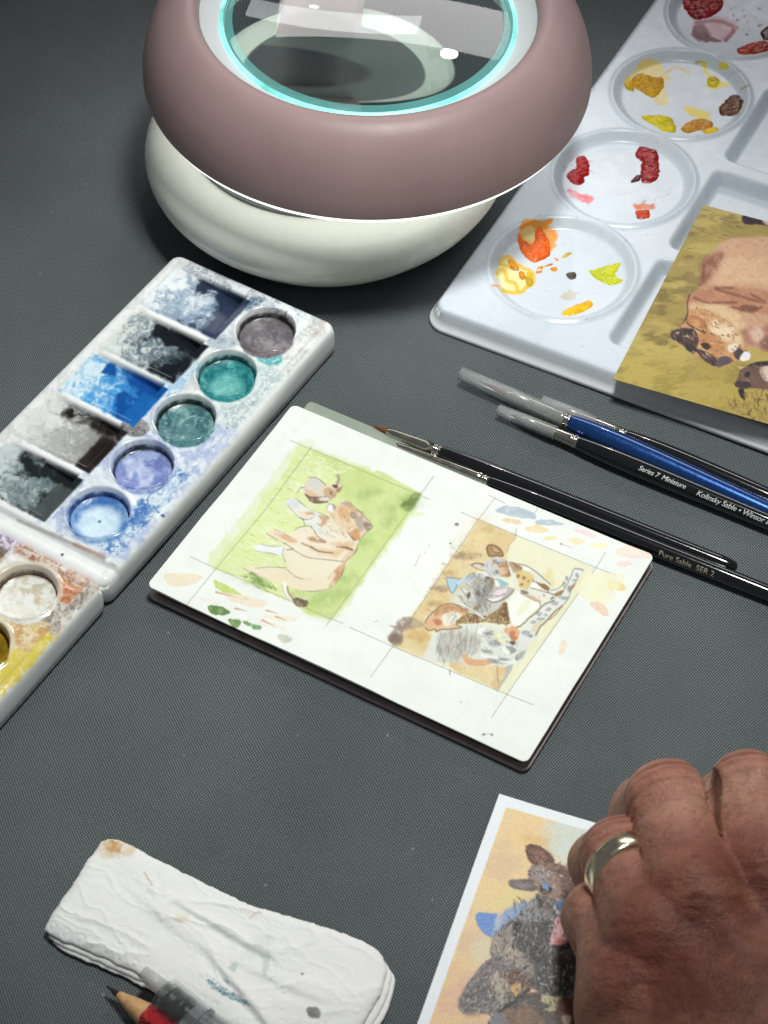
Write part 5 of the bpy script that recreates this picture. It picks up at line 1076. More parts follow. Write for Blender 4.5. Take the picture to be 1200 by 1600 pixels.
cw.fill([(410, 960), (520, 960), (520, 1080), (400, 1100)], (0.88, 0.84, 0.72), .7, 10, 4)
dkb, gry, wrm = (0.20, 0.18, 0.185), (0.47, 0.45, 0.455), (0.58, 0.46, 0.40)
nk = [(520, 1420), (560, 1390), (700, 1300), (840, 1280), (1100, 1280), (1500, 1250), (1600, 1800), (500, 1800)]
cw.fill(nk, (0.36, 0.31, 0.30), 1, 1.5, 1)
cw.fill([(500, 1440), (580, 1400), (620, 1500), (600, 1700), (500, 1700)], (0.55, 0.58, 0.66), .7, 6, 3)
cw.fill([(580, 1400), (760, 1370), (850, 1500), (700, 1600), (600, 1500)], (0.56, 0.43, 0.34), .8, 6, 3, 9, .3)
cw.fill([(820, 1340), (860, 1280), (1000, 1290), (1080, 1300), (960, 1330), (910, 1400), (840, 1390), (880, 1360)], (0.86, 0.82, 0.64), .95, 2, 2, 6, .15)
cw.fill([(930, 1330), (1080, 1320), (1140, 1450), (1000, 1480), (920, 1420)], (0.48, 0.30, 0.25), .9, 2, 2, 6, .3)
cw.fill([(950, 1430), (1010, 1430), (1000, 1480), (975, 1500)], (0.88, 0.82, 0.70), .9, 2)
cw.fill([(1040, 1340), (1100, 1350), (1110, 1390), (1060, 1390)], (0.86, 0.80, 0.66), .9, 2, 1)
fc = [(515, 960), (545, 890), (600, 850), (660, 780), (740, 720), (800, 680), (900, 690), (1000, 740), (1120, 760), (1200, 1000), (1180, 1290), (840, 1290), (700, 1190), (600, 1100), (510, 1060)]
cw.fill(fc, (0.40, 0.375, 0.375), 1, 1.5, 1.5)
cw.fill([(515, 960), (550, 890), (640, 850), (650, 960), (720, 1050), (830, 1150), (700, 1160), (600, 1090), (510, 1060)], (0.70, 0.63, 0.57), .9, 6, 3, 10, .25)
cw.fill([(640, 850), (760, 830), (900, 850), (870, 980), (900, 1050), (1060, 1060), (1150, 1290), (850, 1280), (760, 1100), (680, 1000)], (0.24, 0.22, 0.225), .85, 8, 4, 10, .25)
cw.fill([(700, 760), (790, 700), (880, 800), (780, 850), (690, 830)], (0.60, 0.60, 0.63), .8, 8, 4, 9, .3)
cw.fill([(800, 670), (850, 670), (900, 720), (870, 790), (800, 770)], (0.44, 0.37, 0.35), .85, 4, 2, 7, .3)
cw.fill([(800, 700), (830, 700), (835, 745), (812, 745)], (0.10, 0.09, 0.09), .9, 2, 1)
cw.fill([(655, 850), (690, 840), (690, 900), (670, 970), (655, 940)], (0.13, 0.12, 0.12), .85, 3, 1.5)
cw.fill([(410, 800), (440, 782), (500, 790), (555, 795), (540, 850), (515, 930), (505, 940), (440, 890)], (0.40, 0.55, 0.82), 1, 1.5, 1, 5, .1)
cw.fill([(520, 880), (560, 800), (640, 750), (720, 712), (740, 730), (690, 800), (600, 850), (550, 900), (520, 930)], (0.55, 0.63, 0.80), .95, 3, 2, 7, .2)
cw.fill([(535, 830), (560, 800), (570, 850), (540, 890)], (0.78, 0.80, 0.84), .7, 4)
cw.fill([(905, 740), (950, 700), (1020, 705), (1060, 800), (960, 800), (920, 780)], (0.42, 0.54, 0.76), 1, 1.5, 1, 5, .2)
cw.fill([(900, 740), (920, 760), (980, 800), (920, 790)], (0.90, 0.90, 0.90), .9, 1.5)
cw.fill([(870, 970), (900, 890), (920, 815), (1060, 795), (1120, 880), (1010, 960), (900, 1000)], (0.86, 0.62, 0.63), 1, 1.5, 1, 6, .1)
cw.fill([(880, 960), (940, 930), (1040, 890), (1000, 960), (900, 1000)], (0.76, 0.40, 0.38), .7, 3, 2)
cw.specks([(890, 960), (960, 900), (1060, 880), (1000, 950)], 12, 1.2, 2.6, [(0.93, 0.90, 0.86)], .95, 40)
cw.specks([(890, 820), (905, 880), (880, 930), (860, 920)], 8, 1, 2, [(0.93, 0.91, 0.88)], .9, 41)
cw.fill([(880, 985), (960, 985), (1040, 930), (1010, 1000), (930, 1020)], (0.16, 0.13, 0.13), .85, 2)
ear1 = [(305, 1370), (320, 1300), (380, 1200), (450, 1110), (530, 1065), (640, 1080), (740, 1140), (770, 1240), (680, 1320), (600, 1370), (530, 1410), (450, 1415), (420, 1390), (350, 1415), (315, 1400)]
cw.fill(ear1, (0.50, 0.465, 0.455), 1, 1.5, 1)
cw.fill([(320, 1330), (420, 1200), (520, 1200), (540, 1330), (450, 1400), (350, 1400)], (0.40, 0.375, 0.38), .8, 8, 4, 10, .3)
cw.fill([(580, 1170), (680, 1140), (740, 1160), (760, 1240), (690, 1310), (640, 1250)], (0.42, 0.27, 0.21), .9, 4, 3, 8, .3)
cw.fill([(640, 1240), (690, 1220), (690, 1270), (660, 1310), (630, 1280)], (0.87, 0.68, 0.40), .95, 2, 1.5)
cw.fill([(510, 1210), (560, 1180), (620, 1230), (600, 1320), (540, 1300)], (0.70, 0.64, 0.57), .8, 6, 3)
cw.hatch([(500, 1200), (620, 1180), (620, 1340), (500, 1340)], 60, 11, 70, 12, 1, [(0.90, 0.85, 0.76), (0.42, 0.32, 0.27)], .6, 42)
cw.stroke([(560, 1395), (620, 1360), (740, 1270)], 5, (0.10, 0.085, 0.08), .7, 3)
cw.hatch(ear1, 260, 7, lambda x, y: 130, 25, 1.7, [(0.70, 0.66, 0.64), (0.30, 0.28, 0.28), (0.80, 0.76, 0.73), (0.18, 0.16, 0.16)], .75, 43)
cw.hatch(fc, 800, 8, lambda x, y: 95, 28, 1.7, [(0.10, 0.09, 0.095), (0.55, 0.53, 0.53), (0.28, 0.26, 0.26), (0.76, 0.73, 0.71)], .7, 44)
cw.hatch([(840, 1150), (1180, 1100), (1180, 1300), (820, 1290)], 130, 9, 60, 60, 1.6, [(0.86, 0.85, 0.84), (0.06, 0.09, 0.09)], .65, 45)
cw.hatch(nk, 380, 9, 75, 30, 1.7, [(0.66, 0.58, 0.52), (0.14, 0.11, 0.11), (0.42, 0.33, 0.30)], .7, 46)
cw.hatch([(650, 700), (730, 690), (740, 740), (650, 770)], 30, 8, 250, 20, .8, [(0.3, 0.28, 0.3)], .6, 47)
pp = [(740, 560), (750, 510), (790, 480), (880, 465), (960, 490), (1010, 525), (1200, 545), (1300, 640), (1100, 700), (950, 700), (870, 690), (800, 650), (755, 620)]
cw.fill(pp, (0.50, 0.39, 0.345), 1, 1.5, 1)
cw.fill([(750, 520), (800, 490), (850, 530), (850, 590), (780, 600)], (0.62, 0.57, 0.57), .85, 5, 2, 8, .3)
cw.fill([(930, 500), (1030, 530), (1040, 690), (950, 690)], (0.38, 0.23, 0.19), .75, 6, 3, 8, .35)
cw.fill([(870, 560), (940, 570), (950, 660), (890, 680)], (0.62, 0.50, 0.43), .7, 5, 3)
cw.fill([(835, 600), (870, 600), (880, 640), (840, 645)], (0.42, 0.58, 0.82), .9, 3, 1)
cw.fill([(810, 625), (850, 640), (880, 660), (830, 665)], (0.12, 0.10, 0.10), .8, 2)
cw.fill([(870, 620), (890, 620), (888, 650), (870, 650)], (0.10, 0.09, 0.1), .8, 1.5)
cw.fill([(858, 535), (872, 522), (882, 535), (872, 556), (860, 552)], (0.80, 0.79, 0.76), .9, .7)
cw.fill([(866, 535), (875, 532), (873, 548)], (0.08, 0.07, 0.07), 1, .6)
cw.fill([(725, 380), (745, 357), (800, 360), (850, 390), (900, 440), (900, 470), (830, 475), (770, 482), (735, 430)], (0.40, 0.265, 0.225), 1, 1.5, 1, 5, .1)
cw.fill([(750, 390), (800, 390), (860, 440), (850, 465), (790, 465)], (0.58, 0.40, 0.33), .85, 4, 3, 6, .4)
cw.hatch([(730, 370), (860, 390), (900, 460), (770, 475)], 60, 7, 55, 30, 1, [(0.2, 0.12, 0.1), (0.72, 0.56, 0.48), (0.3, 0.18, 0.15)], .65, 48)
cw.fill([(615, 600), (640, 578), (700, 575), (760, 580), (790, 620), (780, 652), (700, 645), (640, 630)], (0.38, 0.34, 0.35), 1, 1.5, 1, 5, .1)
cw.fill([(660, 600), (740, 595), (760, 630), (690, 632)], (0.58, 0.52, 0.50), .8, 4, 2)
cw.hatch(pp, 200, 6, 60, 50, 1.6, [(0.22, 0.13, 0.11), (0.70, 0.58, 0.52), (0.44, 0.32, 0.28), (0.80, 0.74, 0.70)], .75, 49)
X, Y = cw.X, cw.Y
cw.im *= (0.95 + 0.10 * vnoise(X * .9, Y * .9, 3))[..., None]
# white border of the print
FD = Frame((780, 1243), (945, 1290), (660, 1600), 0.0014)
ang = math.radians(0.5)
LD, WD = 0.100, 0.150
wx = U(0, 0, 0)
def border(c, F, L, W, bw, z):
    gx_, gy_ = c.X, c.Y
    d = _fw * FPX + (gx_ - 600)[..., None] * _rt - (gy_ - 800)[..., None] * _up
    p = _C + d * ((z - _C[2]) / d[..., 2])[..., None] - F.o
    u = p @ F.e1; v = p @ F.e2
    e = np.minimum(np.minimum(u, L - u), np.minimum(v, W - v))
    m = sstep(bw + .0001, bw - .0001, e)
    c.im += (np.array((0.93, 0.945, 0.965)) - c.im) * m[..., None]
border(cw, FD, LD, WD, 0.0031, 0.0012)
print_sheet(FD, LD, WD, cw, 'wild_dog_photo', 'white bordered printed photograph of wild dogs held under the hand', MT['photo_tex'], nu=340, nv=440, vis=(.62, .62),
            zf=lambda a, b: 0.0012 + 0.0016 * np.exp(-(a / 0.02)) * np.exp(-((b - .02) / .04) ** 2) + 0 * a)
# ------------------------------------------------------------------ magnifier lamp
thin_glow = mat('lens_glow_falloff', lin(90, 190, 185), rough=0.25, alpha=0.30, nvar=0.2, nscale=60, emit=(0.30, 0.85, 0.80), estr=0.55)  # added ring whose emission imitates the rim glow fading into the glass
cb = U(512, 242, 0.019); cb[2] = 0
lamp = root('magnifier_lamp', tuple(cb), 'round desk magnifier lamp with mauve ring head, glowing rim and cream base', 'lamp')
up_ = cb + np.array([0, 0, 1.0])
def lz(prof, A, B, n=120): return lathe(A, B, [(z, r) for r, z in prof], n)
base = [(0.0, 0.0005), (0.044, 0.0005), (0.0520, 0.0016), (0.0560, 0.0040), (0.0584, 0.0064), (0.0572, 0.0068), (0.0572, 0.0073), (0.0625, 0.0110), (0.0664, 0.0160), (0.0690, 0.0210), (0.0698, 0.0255), (0.0690, 0.0300), (0.0660, 0.0338), (0.0610, 0.0362), (0.0540, 0.0374), (0.040, 0.0382), (0.0, 0.0385)]
bs = spline(np.array(base)[7:], False, 4); base = base[:7] + [tuple(q) for q in bs]
base = [(a * .965, b * .92) for a, b in base]
V, F = lz(base, cb, up_)
base_o = put('base', V, F, MT['cream'], lamp, fix=True)
hc = U(576, 5, 0.080); hc = np.array([hc[0], hc[1], 0.080])
hup = hc + np.array([0.03, 0.00, 1.0])
shell = [(0.0597, -0.0030), (0.0603, -0.0005), (0.0622, 0.0008), (0.0655, 0.0008), (0.0700, -0.0018), (0.0748, -0.0070), (0.0785, -0.0140), (0.0806, -0.0215), (0.0812, -0.0275), (0.0809, -0.0283)]
V, F = lz([tuple(q) for q in spline(shell, False, 5)], hc, hup, 160)
put('ring_shade', V, F, MT['mauve'], lamp, fix=True)
V, F = lz([(0.0530, -0.0072), (0.0545, -0.0066), (0.0570, -0.0052), (0.0590, -0.0038), (0.0597, -0.0030)], hc, hup, 160)
put('inner_wall', V, F, MT['inner'], lamp, fix=True)
V, F = lz([(0.0807, -0.02835), (0.0806, -0.0292), (0.0798, -0.0306), (0.0775, -0.0315), (0.0620, -0.0315), (0.0560, -0.0300), (0.0540, -0.0270)], hc, hup, 160)
put('led_diffuser', V, F, MT['led'], lamp, fix=True)
V, F = lz([(0.0540, -0.0270), (0.0534, -0.0110)], hc, hup, 160)
put('lens_collar', V, F, MT['inner'], lamp, fix=True)
V, F = lz([(0.0528, -0.0105), (0.0533, -0.0090), (0.0531, -0.0074), (0.0524, -0.0066), (0.0514, -0.0064)], hc, hup, 160)
put('lens_edge', V, F, MT['edgeglow'], lamp, fix=True)
V, F = lz([(0.0514, -0.0064), (0.0500, -0.0062), (0.0482, -0.0060)], hc, hup, 160)
put('lens_glow_ring', V, F, thin_glow, lamp, fix=True)
Rl = 0.0524
lens = [(r, -0.0074 + 0.0030 * (1 - (r / Rl) ** 2)) for r in np.linspace(0.0001, Rl, 24)] + [(r, -0.0104 - 0.0036 * (1 - (r / Rl) ** 2)) for r in np.linspace(Rl, 0.0001, 24)]
V, F = lz(lens, hc, hup, 128)
put('lens', V, F, MT['glass'], lamp, fix=True)
# added discs on the base, imitating the grey reflection and dark view in the lens
t = np.linspace(0, 2 * np.pi, 96, endpoint=False); ax = np.array([math.cos(math.radians(-14)), math.sin(math.radians(-14))]); ay = np.array([-ax[1], ax[0]])
def pad(name, pts, z0, z1, m):
    n = len(pts); V = [(*(cb[:2] + p), z0) for p in pts] + [(*(cb[:2] + p), z1) for p in pts] + [(*(cb[:2] + np.mean(pts, 0)), z1)]
    put(name, V, [[i, (i + 1) % n, n + (i + 1) % n, n + i] for i in range(n)] + [[n + i, n + (i + 1) % n, 2 * n] for i in range(n)], m, base_o, smooth=False, fix=True)
R = .0515; pts = np.stack([R * np.cos(t), R * np.sin(t)], -1)
pad('reflection_disc', pts, .0330, .0358, mat('reflection_grey', lin(112, 114, 111), rough=.5, nvar=.05))
f0 = math.acos(.042 / (R - .001)); pts = np.array([(R - .001) * (math.cos(f) * ay + math.sin(f) * ax) for f in np.linspace(f0, 2 * math.pi - f0, 80)])
pad('dark_view_disc', pts, .0359, .0362, mat('lens_view_dark', lin(44, 46, 48), rough=.35, nvar=.1))
# folding neck behind the ring
path = spline([cb + np.array([0, 0.050, 0.034]), cb + np.array([0.004, 0.072, 0.040]), cb + np.array([0.010, 0.082, 0.056]), hc + np.array([0, 0.084, -0.010]), hc + np.array([0, 0.074, -0.012])], False, 8)
V = []
for i, p in enumerate(path):
    d = path[min(i + 1, len(path) - 1)] - path[max(i - 1, 0)]; d /= np.linalg.norm(d); sx = np.array([1.0, 0, 0]); sx = sx - d * (sx @ d); sx /= np.linalg.norm(sx); sy = np.cross(d, sx)
    for t in np.linspace(0, 2 * np.pi, 20, endpoint=False): V.append(p + sx * 0.013 * math.cos(t) + sy * 0.007 * math.sin(t))
n = len(path)
F = [[i * 20 + j, i * 20 + (j + 1) % 20, (i + 1) * 20 + (j + 1) % 20, (i + 1) * 20 + j] for i in range(n - 1) for j in range(20)] + [list(range(20)), list(range((n - 1) * 20, n * 20))]
put('neck', V, F, MT['mauve'], lamp, fix=True)

# ------------------------------------------------------------------ brushes
def text_on(parent, A, d, prof, s0, body, size, m, phi=0.0, name='lettering', shear=0.0, off=0.00006, space=1.0):
    """lettering wrapped round a turned handle: mesh glyphs bent to its surface, facing the camera"""
    cu = bpy.data.curves.new('t', 'FONT'); cu.body = body; cu.size = size; cu.shear = shear; cu.space_character = space; cu.resolution_u = 3
    ob = bpy.data.objects.new('t', cu); COL.objects.link(ob)
    dg = bpy.context.evaluated_depsgraph_get(); me = bpy.data.meshes.new_from_object(ob.evaluated_get(dg))
    bpy.data.objects.remove(ob)
    bm = bmesh.new(); bm.from_mesh(me); bmesh.ops.triangulate(bm, faces=bm.faces)
    bmesh.ops.subdivide_edges(bm, edges=[e for e in bm.edges if e.calc_length() > size * .15], cuts=1)
    co = np.array([v.co[:] for v in bm.verts]); fs = [[v.index for v in f.verts] for f in bm.faces]; bm.free()
    mid = A + d * (s0 + co[:, 0].max() / 2)
    nrm = _C - mid; nrm = nrm - d * (nrm @ d); nrm /= np.linalg.norm(nrm); upv = np.cross(nrm, d)
    ss = s0 + co[:, 0]; pr_ = np.array(prof); r = np.interp(ss, pr_[:, 0], pr_[:, 1]) + off
    a = (co[:, 1] - size * .33) / r + phi
    V = A + ss[:, None] * d + r[:, None] * (np.cos(a)[:, None] * nrm + np.sin(a)[:, None] * upv)
    return put(name, V, fs, m, parent, smooth=False)

def brush(label, ta, za, tb, zb, parts, texts=()):
    A = U(*ta, za); B = U(*tb, zb); d = B - A; L = np.linalg.norm(d); d /= L
    r = root('paint_brush', tuple((A + B) / 2 * np.array([1, 1, 0])), label, 'paint brush', 'paint brushes')
    for name, prof, m in parts:
        prof = [(s / 1e3, q / 1e3) for s, q in prof]
        V, F = lathe(A, B, prof, 48); ob = put(name, V, F, MT[m], r, fix=True)
        if name == 'handle': hp = prof; ho = ob
    for s0, body, size, m, phi, sh, sp in texts: text_on(ho, A, d, hp, s0, body, size, MT[m], phi, shear=sh, space=sp)
    return r
def smooth(p): return [tuple(q) for q in spline(p, False, 4)]
def ferrule(s0, s1, r0, r1):
    """nickel sleeve with two crimped grooves near its handle end"""
    p = [(s0, r0 * .85), (s0 + .15, r0)]
    for t in np.linspace(.1, .86, 6): p.append((s0 + (s1 - s0) * t, r0 + (r1 - r0) * t ** .7))
    for g in (s1 - 2.6, s1 - 1.2): p += [(g - .35, r1), (g - .15, r1 - .22), (g + .15, r1 - .22), (g + .35, r1)]
    return p + [(s1 - .1, r1 + .02), (s1, r1 - .15)]
def mm(ta, za, tb, zb, q):
    A = U(*ta, za); B = U(*tb, zb); d = B - A; L = np.linalg.norm(d); d /= L
    best = min(((np.linalg.norm(np.array(PX(A + d * s)) - np.array(q)), s) for s in np.linspace(0, L * 1.6, 900)))
    return best[1] * 1e3
# long bare brush with its hairs over the edge of the book
g = ((580, 664), .0045, (1152, 889), .0026)
s1, s2, s3 = mm(*g, (606, 673)), mm(*g, (690, 706)), mm(*g, (1152, 889))
brush('long black brush with bare brown hairs resting along the top of the sketchbook', *g,
      [('bristles', smooth([(0, .02), (s1 * .35, .45), (s1 * .8, 1.0), (s1 + 1, 1.15)]), 'hairs'), ('ferrule', ferrule(s1, s2, 1.35, 2.35), 'nickel'),
       ('handle', smooth([(s2 - .4, 2.2), (s2 + .6, 2.45), (s2 + 12, 3.0), (s2 + 25, 3.1), (s3 - 45, 2.9), (s3 - 15, 2.6), (s3 - 4, 2.5), (s3 - .8, 1.7), (s3, .05)]), 'black')])
g = ((600, 688), .0032, (1230, 938), .0026)
s1, s2 = mm(*g, (622, 697)), mm(*g, (766, 753)); s3 = mm(*g, (1230, 938)) + 28
st = mm(*g, (1031, 866))
brush('black brush tucked against the sketchbook edge with small gold lettering on its handle', *g,
      [('bristles', smooth([(0, .02), (s1 * .4, .4), (s1, .95)]), 'hairs'), ('ferrule', ferrule(s1, s2, 1.3, 2.3), 'nickel'),
       ('handle', smooth([(s2 - .4, 2.2), (s2 + .6, 2.4), (s2 + 12, 2.9), (s2 + 25, 3.0), (s3 - 45, 2.7), (s3 - 15, 2.5), (s3 - 4, 2.3), (s3 - .8, 1.6), (s3, .05)]), 'black')],
      [(st / 1e3, 'Pure Sable  SER 2', .0027, 'gold', -.35, 0, 1.0)])
g = ((721, 583), .0042, (1215, 806), .0036)
s1, s2 = mm(*g, (800, 617)), mm(*g, (893, 657)); s3 = mm(*g, (1215, 806)) + 55
brush('metallic blue brush with a clear protective tube over its tip', *g,
      [('cap_tube', [(0, 2.0), (0, 2.5), (s2 - 2.2, 3.05), (s2 - 2.2, 2.75), (0, 2.0)], 'clear'), ('bristles', smooth([(7, .02), (s1 * .6, .6), (s1, 1.3)]), 'hairs'),
       ('ferrule', ferrule(s1 - 2, s2, 1.6, 2.75), 'nickel'), ('handle', smooth([(s2 - .4, 2.6), (s2 + .6, 2.9), (s2 + 10, 3.8), (s2 + 24, 4.15), (s2 + 45, 4.0), (s3 - 40, 3.2), (s3 - 2, 2.0), (s3, .1)]), 'blue')])
g = ((779, 640), .0032, (1215, 821), .0032)
s1, s2 = mm(*g, (812, 655)), mm(*g, (907, 689)); s3 = mm(*g, (1215, 821)) + 55
sk, sm = mm(*g, (1094, 764)), mm(*g, (1003, 727))
brush('slim black brush with clear tip tube and white script lettering on its handle', *g,
      [('cap_tube', [(0, 1.7), (0, 2.15), (s2 - 9, 2.5), (s2 - 9, 2.25), (0, 1.7)], 'clear'), ('bristles', smooth([(5, .02), (s1 * .7, .5), (s1 + 1, 1.0)]), 'hairs'),
       ('ferrule', ferrule(s1, s2, 1.3, 2.35), 'nickel'), ('handle', smooth([(s2 - .4, 2.2), (s2 + .6, 2.5), (s2 + 12, 3.15), (s2 + 28, 3.3), (s2 + 55, 3.0), (s3 - 30, 2.4), (s3 - 2, 1.6), (s3, .1)]), 'black')],
      [(sk / 1e3, 'Kolinsky Sable \u2022 Winsor & Newton', .0026, 'white_ink', -.05, .25, .95), (sm / 1e3, 'Series 7  Miniature', .0024, 'white_ink', .05, .25, .95)])
g = ((848, 626), .0042, (1215, 783), .0036)
s1, s2 = mm(*g, (898, 645)), mm(*g, (983, 676)); s3 = mm(*g, (1215, 783)) + 60
brush('plain black brush with clear tip tube lying behind the blue brush', *g,
      [('cap_tube', [(0, 1.7), (0, 2.15), (s2 - 12, 2.5), (s2 - 12, 2.25), (0, 1.7)], 'clear'), ('bristles', smooth([(5, .02), (s1 * .7, .5), (s1 + 1, 1.0)]), 'hairs'),
       ('ferrule', ferrule(s1, s2, 1.3, 2.3), 'nickel'), ('handle', smooth([(s2 - .4, 2.2), (s2 + .6, 2.5), (s2 + 12, 3.2), (s2 + 28, 3.4), (s2 + 55, 3.1), (s3 - 30, 2.4), (s3 - 2, 1.6), (s3, .1)]), 'black')])

# ------------------------------------------------------------------ folded paper towel
def resamp(p, n):
    p = spline(np.asarray(p, float), False, 8); s = np.r_[0, np.cumsum(np.linalg.norm(np.diff(p, axis=0), axis=1))]
    t = np.linspace(0, s[-1], n); return np.c_[np.interp(t, s, p[:, 0]), np.interp(t, s, p[:, 1])]
def coons(top, right, bot, left, nu, nv):
    """patch between four edge curves; top and bottom run left to right, left and right run top to bottom"""
    T, B = resamp(top, nu), resamp(bot, nu); L, R = resamp(left, nv), resamp(right, nv)
    s = np.linspace(0, 1, nu)[:, None, None]; t = np.linspace(0, 1, nv)[None, :, None]
    return (1 - t) * T[:, None] + t * B[:, None] + (1 - s) * L[None] + s * R[None] - ((1 - s) * (1 - t) * T[0] + s * (1 - t) * T[-1] + (1 - s) * t * B[0] + s * t * B[-1])
top = [(160, 1312), (190, 1313), (255, 1347), (340, 1389), (390, 1413), (455, 1432), (520, 1452), (580, 1476)]
right = [(580, 1476), (600, 1500), (604, 1520), (592, 1560), (566, 1604), (530, 1660)]
bot = [(68, 1452), (92, 1468), (150, 1492), (215, 1522), (285, 1560), (350, 1600), (430, 1640), (530, 1660)]
left = [(160, 1312), (138, 1345), (112, 1385), (84, 1425), (68, 1452)]
ct = Canvas(40, 1290, 640, 1690, 1.5, (0.955, 0.95, 0.945))
ct.crop(40, 1280, 2)
ct.fill([(250, 80), (275, 65), (300, 80), (290, 105), (255, 100)], (0.72, 0.50, 0.24), .9, 2, 4, 6, .45, 6)
ct.fill([(225, 70), (320, 60), (330, 110), (240, 120)], (0.88, 0.80, 0.66), .7, 5, 4, 9, .4)
ct.stroke([(290, 55), (300, 65), (325, 75)], 3, (0.35, 0.25, 0.2), .7, 1)
for q, w_ in (([(370, 165), (395, 205)], 1.8), ([(700, 310), (725, 290), (735, 295)], 1.6)): ct.stroke(q, w_, (0.70, 0.58, 0.44), .5, 1.2)
ct.fill([(470, 300), (510, 295), (505, 320), (475, 315)], (0.88, 0.83, 0.70), .6, 5, 3)
ct.fill([(570, 505), (600, 515), (640, 540), (700, 580), (660, 570), (600, 540)], (0.42, 0.56, 0.60), .85, 1.5, 4, 5, .5, 4)
ct.fill([(615, 500), (635, 505), (630, 515)], (0.50, 0.64, 0.68), .7, 1.5, 1)
ct.specks([(545, 480), (580, 490), (600, 520), (560, 510)], 16, .6, 1.4, [(0.45, 0.58, 0.62)], .7, 5)
ct.fill([(640, 455), (660, 450), (655, 475), (642, 475)], (0.72, 0.80, 0.78), .7, 3, 2)
ct.fill([(740, 430), (760, 420), (755, 480), (742, 490)], (0.80, 0.82, 0.83), .7, 3, 2)
ct.fill([(680, 400), (760, 360), (770, 420), (700, 440)], (0.86, 0.89, 0.87), .6, 8, 4)
ct.fill([(880, 590), (905, 585), (925, 600), (918, 620), (885, 615)], (0.50, 0.49, 0.49), .85, 1.2, 1.5, 6, .2)
ct.fill([(860, 482), (868, 480), (866, 488)], (0.3, 0.3, 0.35), .8, .7)
tow = root('paper_towel', tuple(U(330, 1490, 0)), 'folded white paper towel with brown and teal paint stains', 'paper towel')
def towel_layer(dx, dy, ext, z0, z1, name, seed, nu=250, nv=120, wr=1.0):
    k = lambda p: [(x + dx, y + dy) for x, y in p]
    G = coons(k(top), k(right), k(bot), k(left), nu, nv)
    s, t = np.meshgrid(np.linspace(0, 1, nu), np.linspace(0, 1, nv), indexing='ij')
    q = np.array([U(x, y, 0.004) for x, y in G.reshape(-1, 2)]).reshape(nu, nv, 3)
    x, y = s * 0.10, t * 0.036                                            # towel's own metres
    e = np.minimum(np.minimum(s, 1 - s) * 0.10, np.minimum(t, 1 - t) * 0.036) * 1e3
    z = z0 + (z1 - z0) * (1 - np.exp(-t * 36 / 1.1)) * (0.30 + .70 * (1 - np.exp(-(1 - t) * 36 / 1.6))) * (0.45 + 0.55 * (1 - np.exp(-np.minimum(s, 1 - s) * 100 / 1.2)))
    wx = (fbm(x / .02, y / .02, seed) - .5) * .012
    z = z + wr * 0.0016 * (fbm(x / .035, y / .02, seed + 1, 2) - .5) * sstep(0, 4, e)
    for k, (lx, ly, sh, am) in enumerate(((.050, .012, .30, .00060), (.030, .0085, -.18, .00028), (.016, .0050, .25, .00014))):
        nn_ = fbm((x + wx) / lx, (y + x * sh + wx) / ly, seed + 2 + 7 * k, 2)          # sharp pressed creases
        z = z + wr * am * (np.exp(-np.abs(nn_ - .5) / .05) - .3) * sstep(0, 2, e)
    def crease(a, b, c, d, wd, h):
        ex, ey = c - a, d - b; tt = np.clip(((x - a) * ex + (y - b) * ey) / (ex * ex + ey * ey), 0, 1)
        dd = ((x - a) * ey - (y - b) * ex) / math.hypot(ex, ey)
        return h * np.tanh(dd / wd) * np.exp(-(dd / (wd * 5)) ** 2) * np.sin(np.pi * np.clip(tt, .03, .97))
    z = z + wr * (crease(.040, .019, .085, .036, .0006, .0009) + crease(.028, .012, .075, .016, .0006, .0007) + crease(.008, .012, .05, .024, .0010, .0004) + crease(.05, .02, .095, .022, .0008, .0005))
    # embossed rings
    px_, py_ = x / 0.0046, y / 0.0040; iy = np.floor(py_); ox = px_ + .5 * (iy % 2); ix = np.floor(ox)
    rad = np.hypot((ox - ix - .5) * 0.0046, (py_ - iy - .5) * 0.0040); keep = _h(ix, iy, 5) > .45
    z = z - wr * 0.00017 * np.exp(-((rad - .0011) / .00035) ** 2) * keep * sstep(.42, .55, fbm(x / .03, y / .012, seed + 12))
    P = q.copy(); P[..., 2] = np.maximum(z, 0.0004)
    # sideways raggedness
    P[..., 0] += (fbm(s * 40, t * 12, seed + 20) - .5) * 0.0008; P[..., 1] += (fbm(s * 40, t * 12, seed + 23) - .5) * 0.0008
    return sheet(P, 0.0004, name, MT['tissue'], tow, col=ct.sample(P))
towel_layer(12, 13, 0, 0.0006, 0.0018, 'fold', 3, 140, 60, .4)
towel_layer(7, 6, 0, 0.0014, 0.0030, 'fold', 13, 140, 60, .4)
towel_layer(0, -3, 0, 0.0022, 0.0052, 'top_fold', 23, 300, 150)

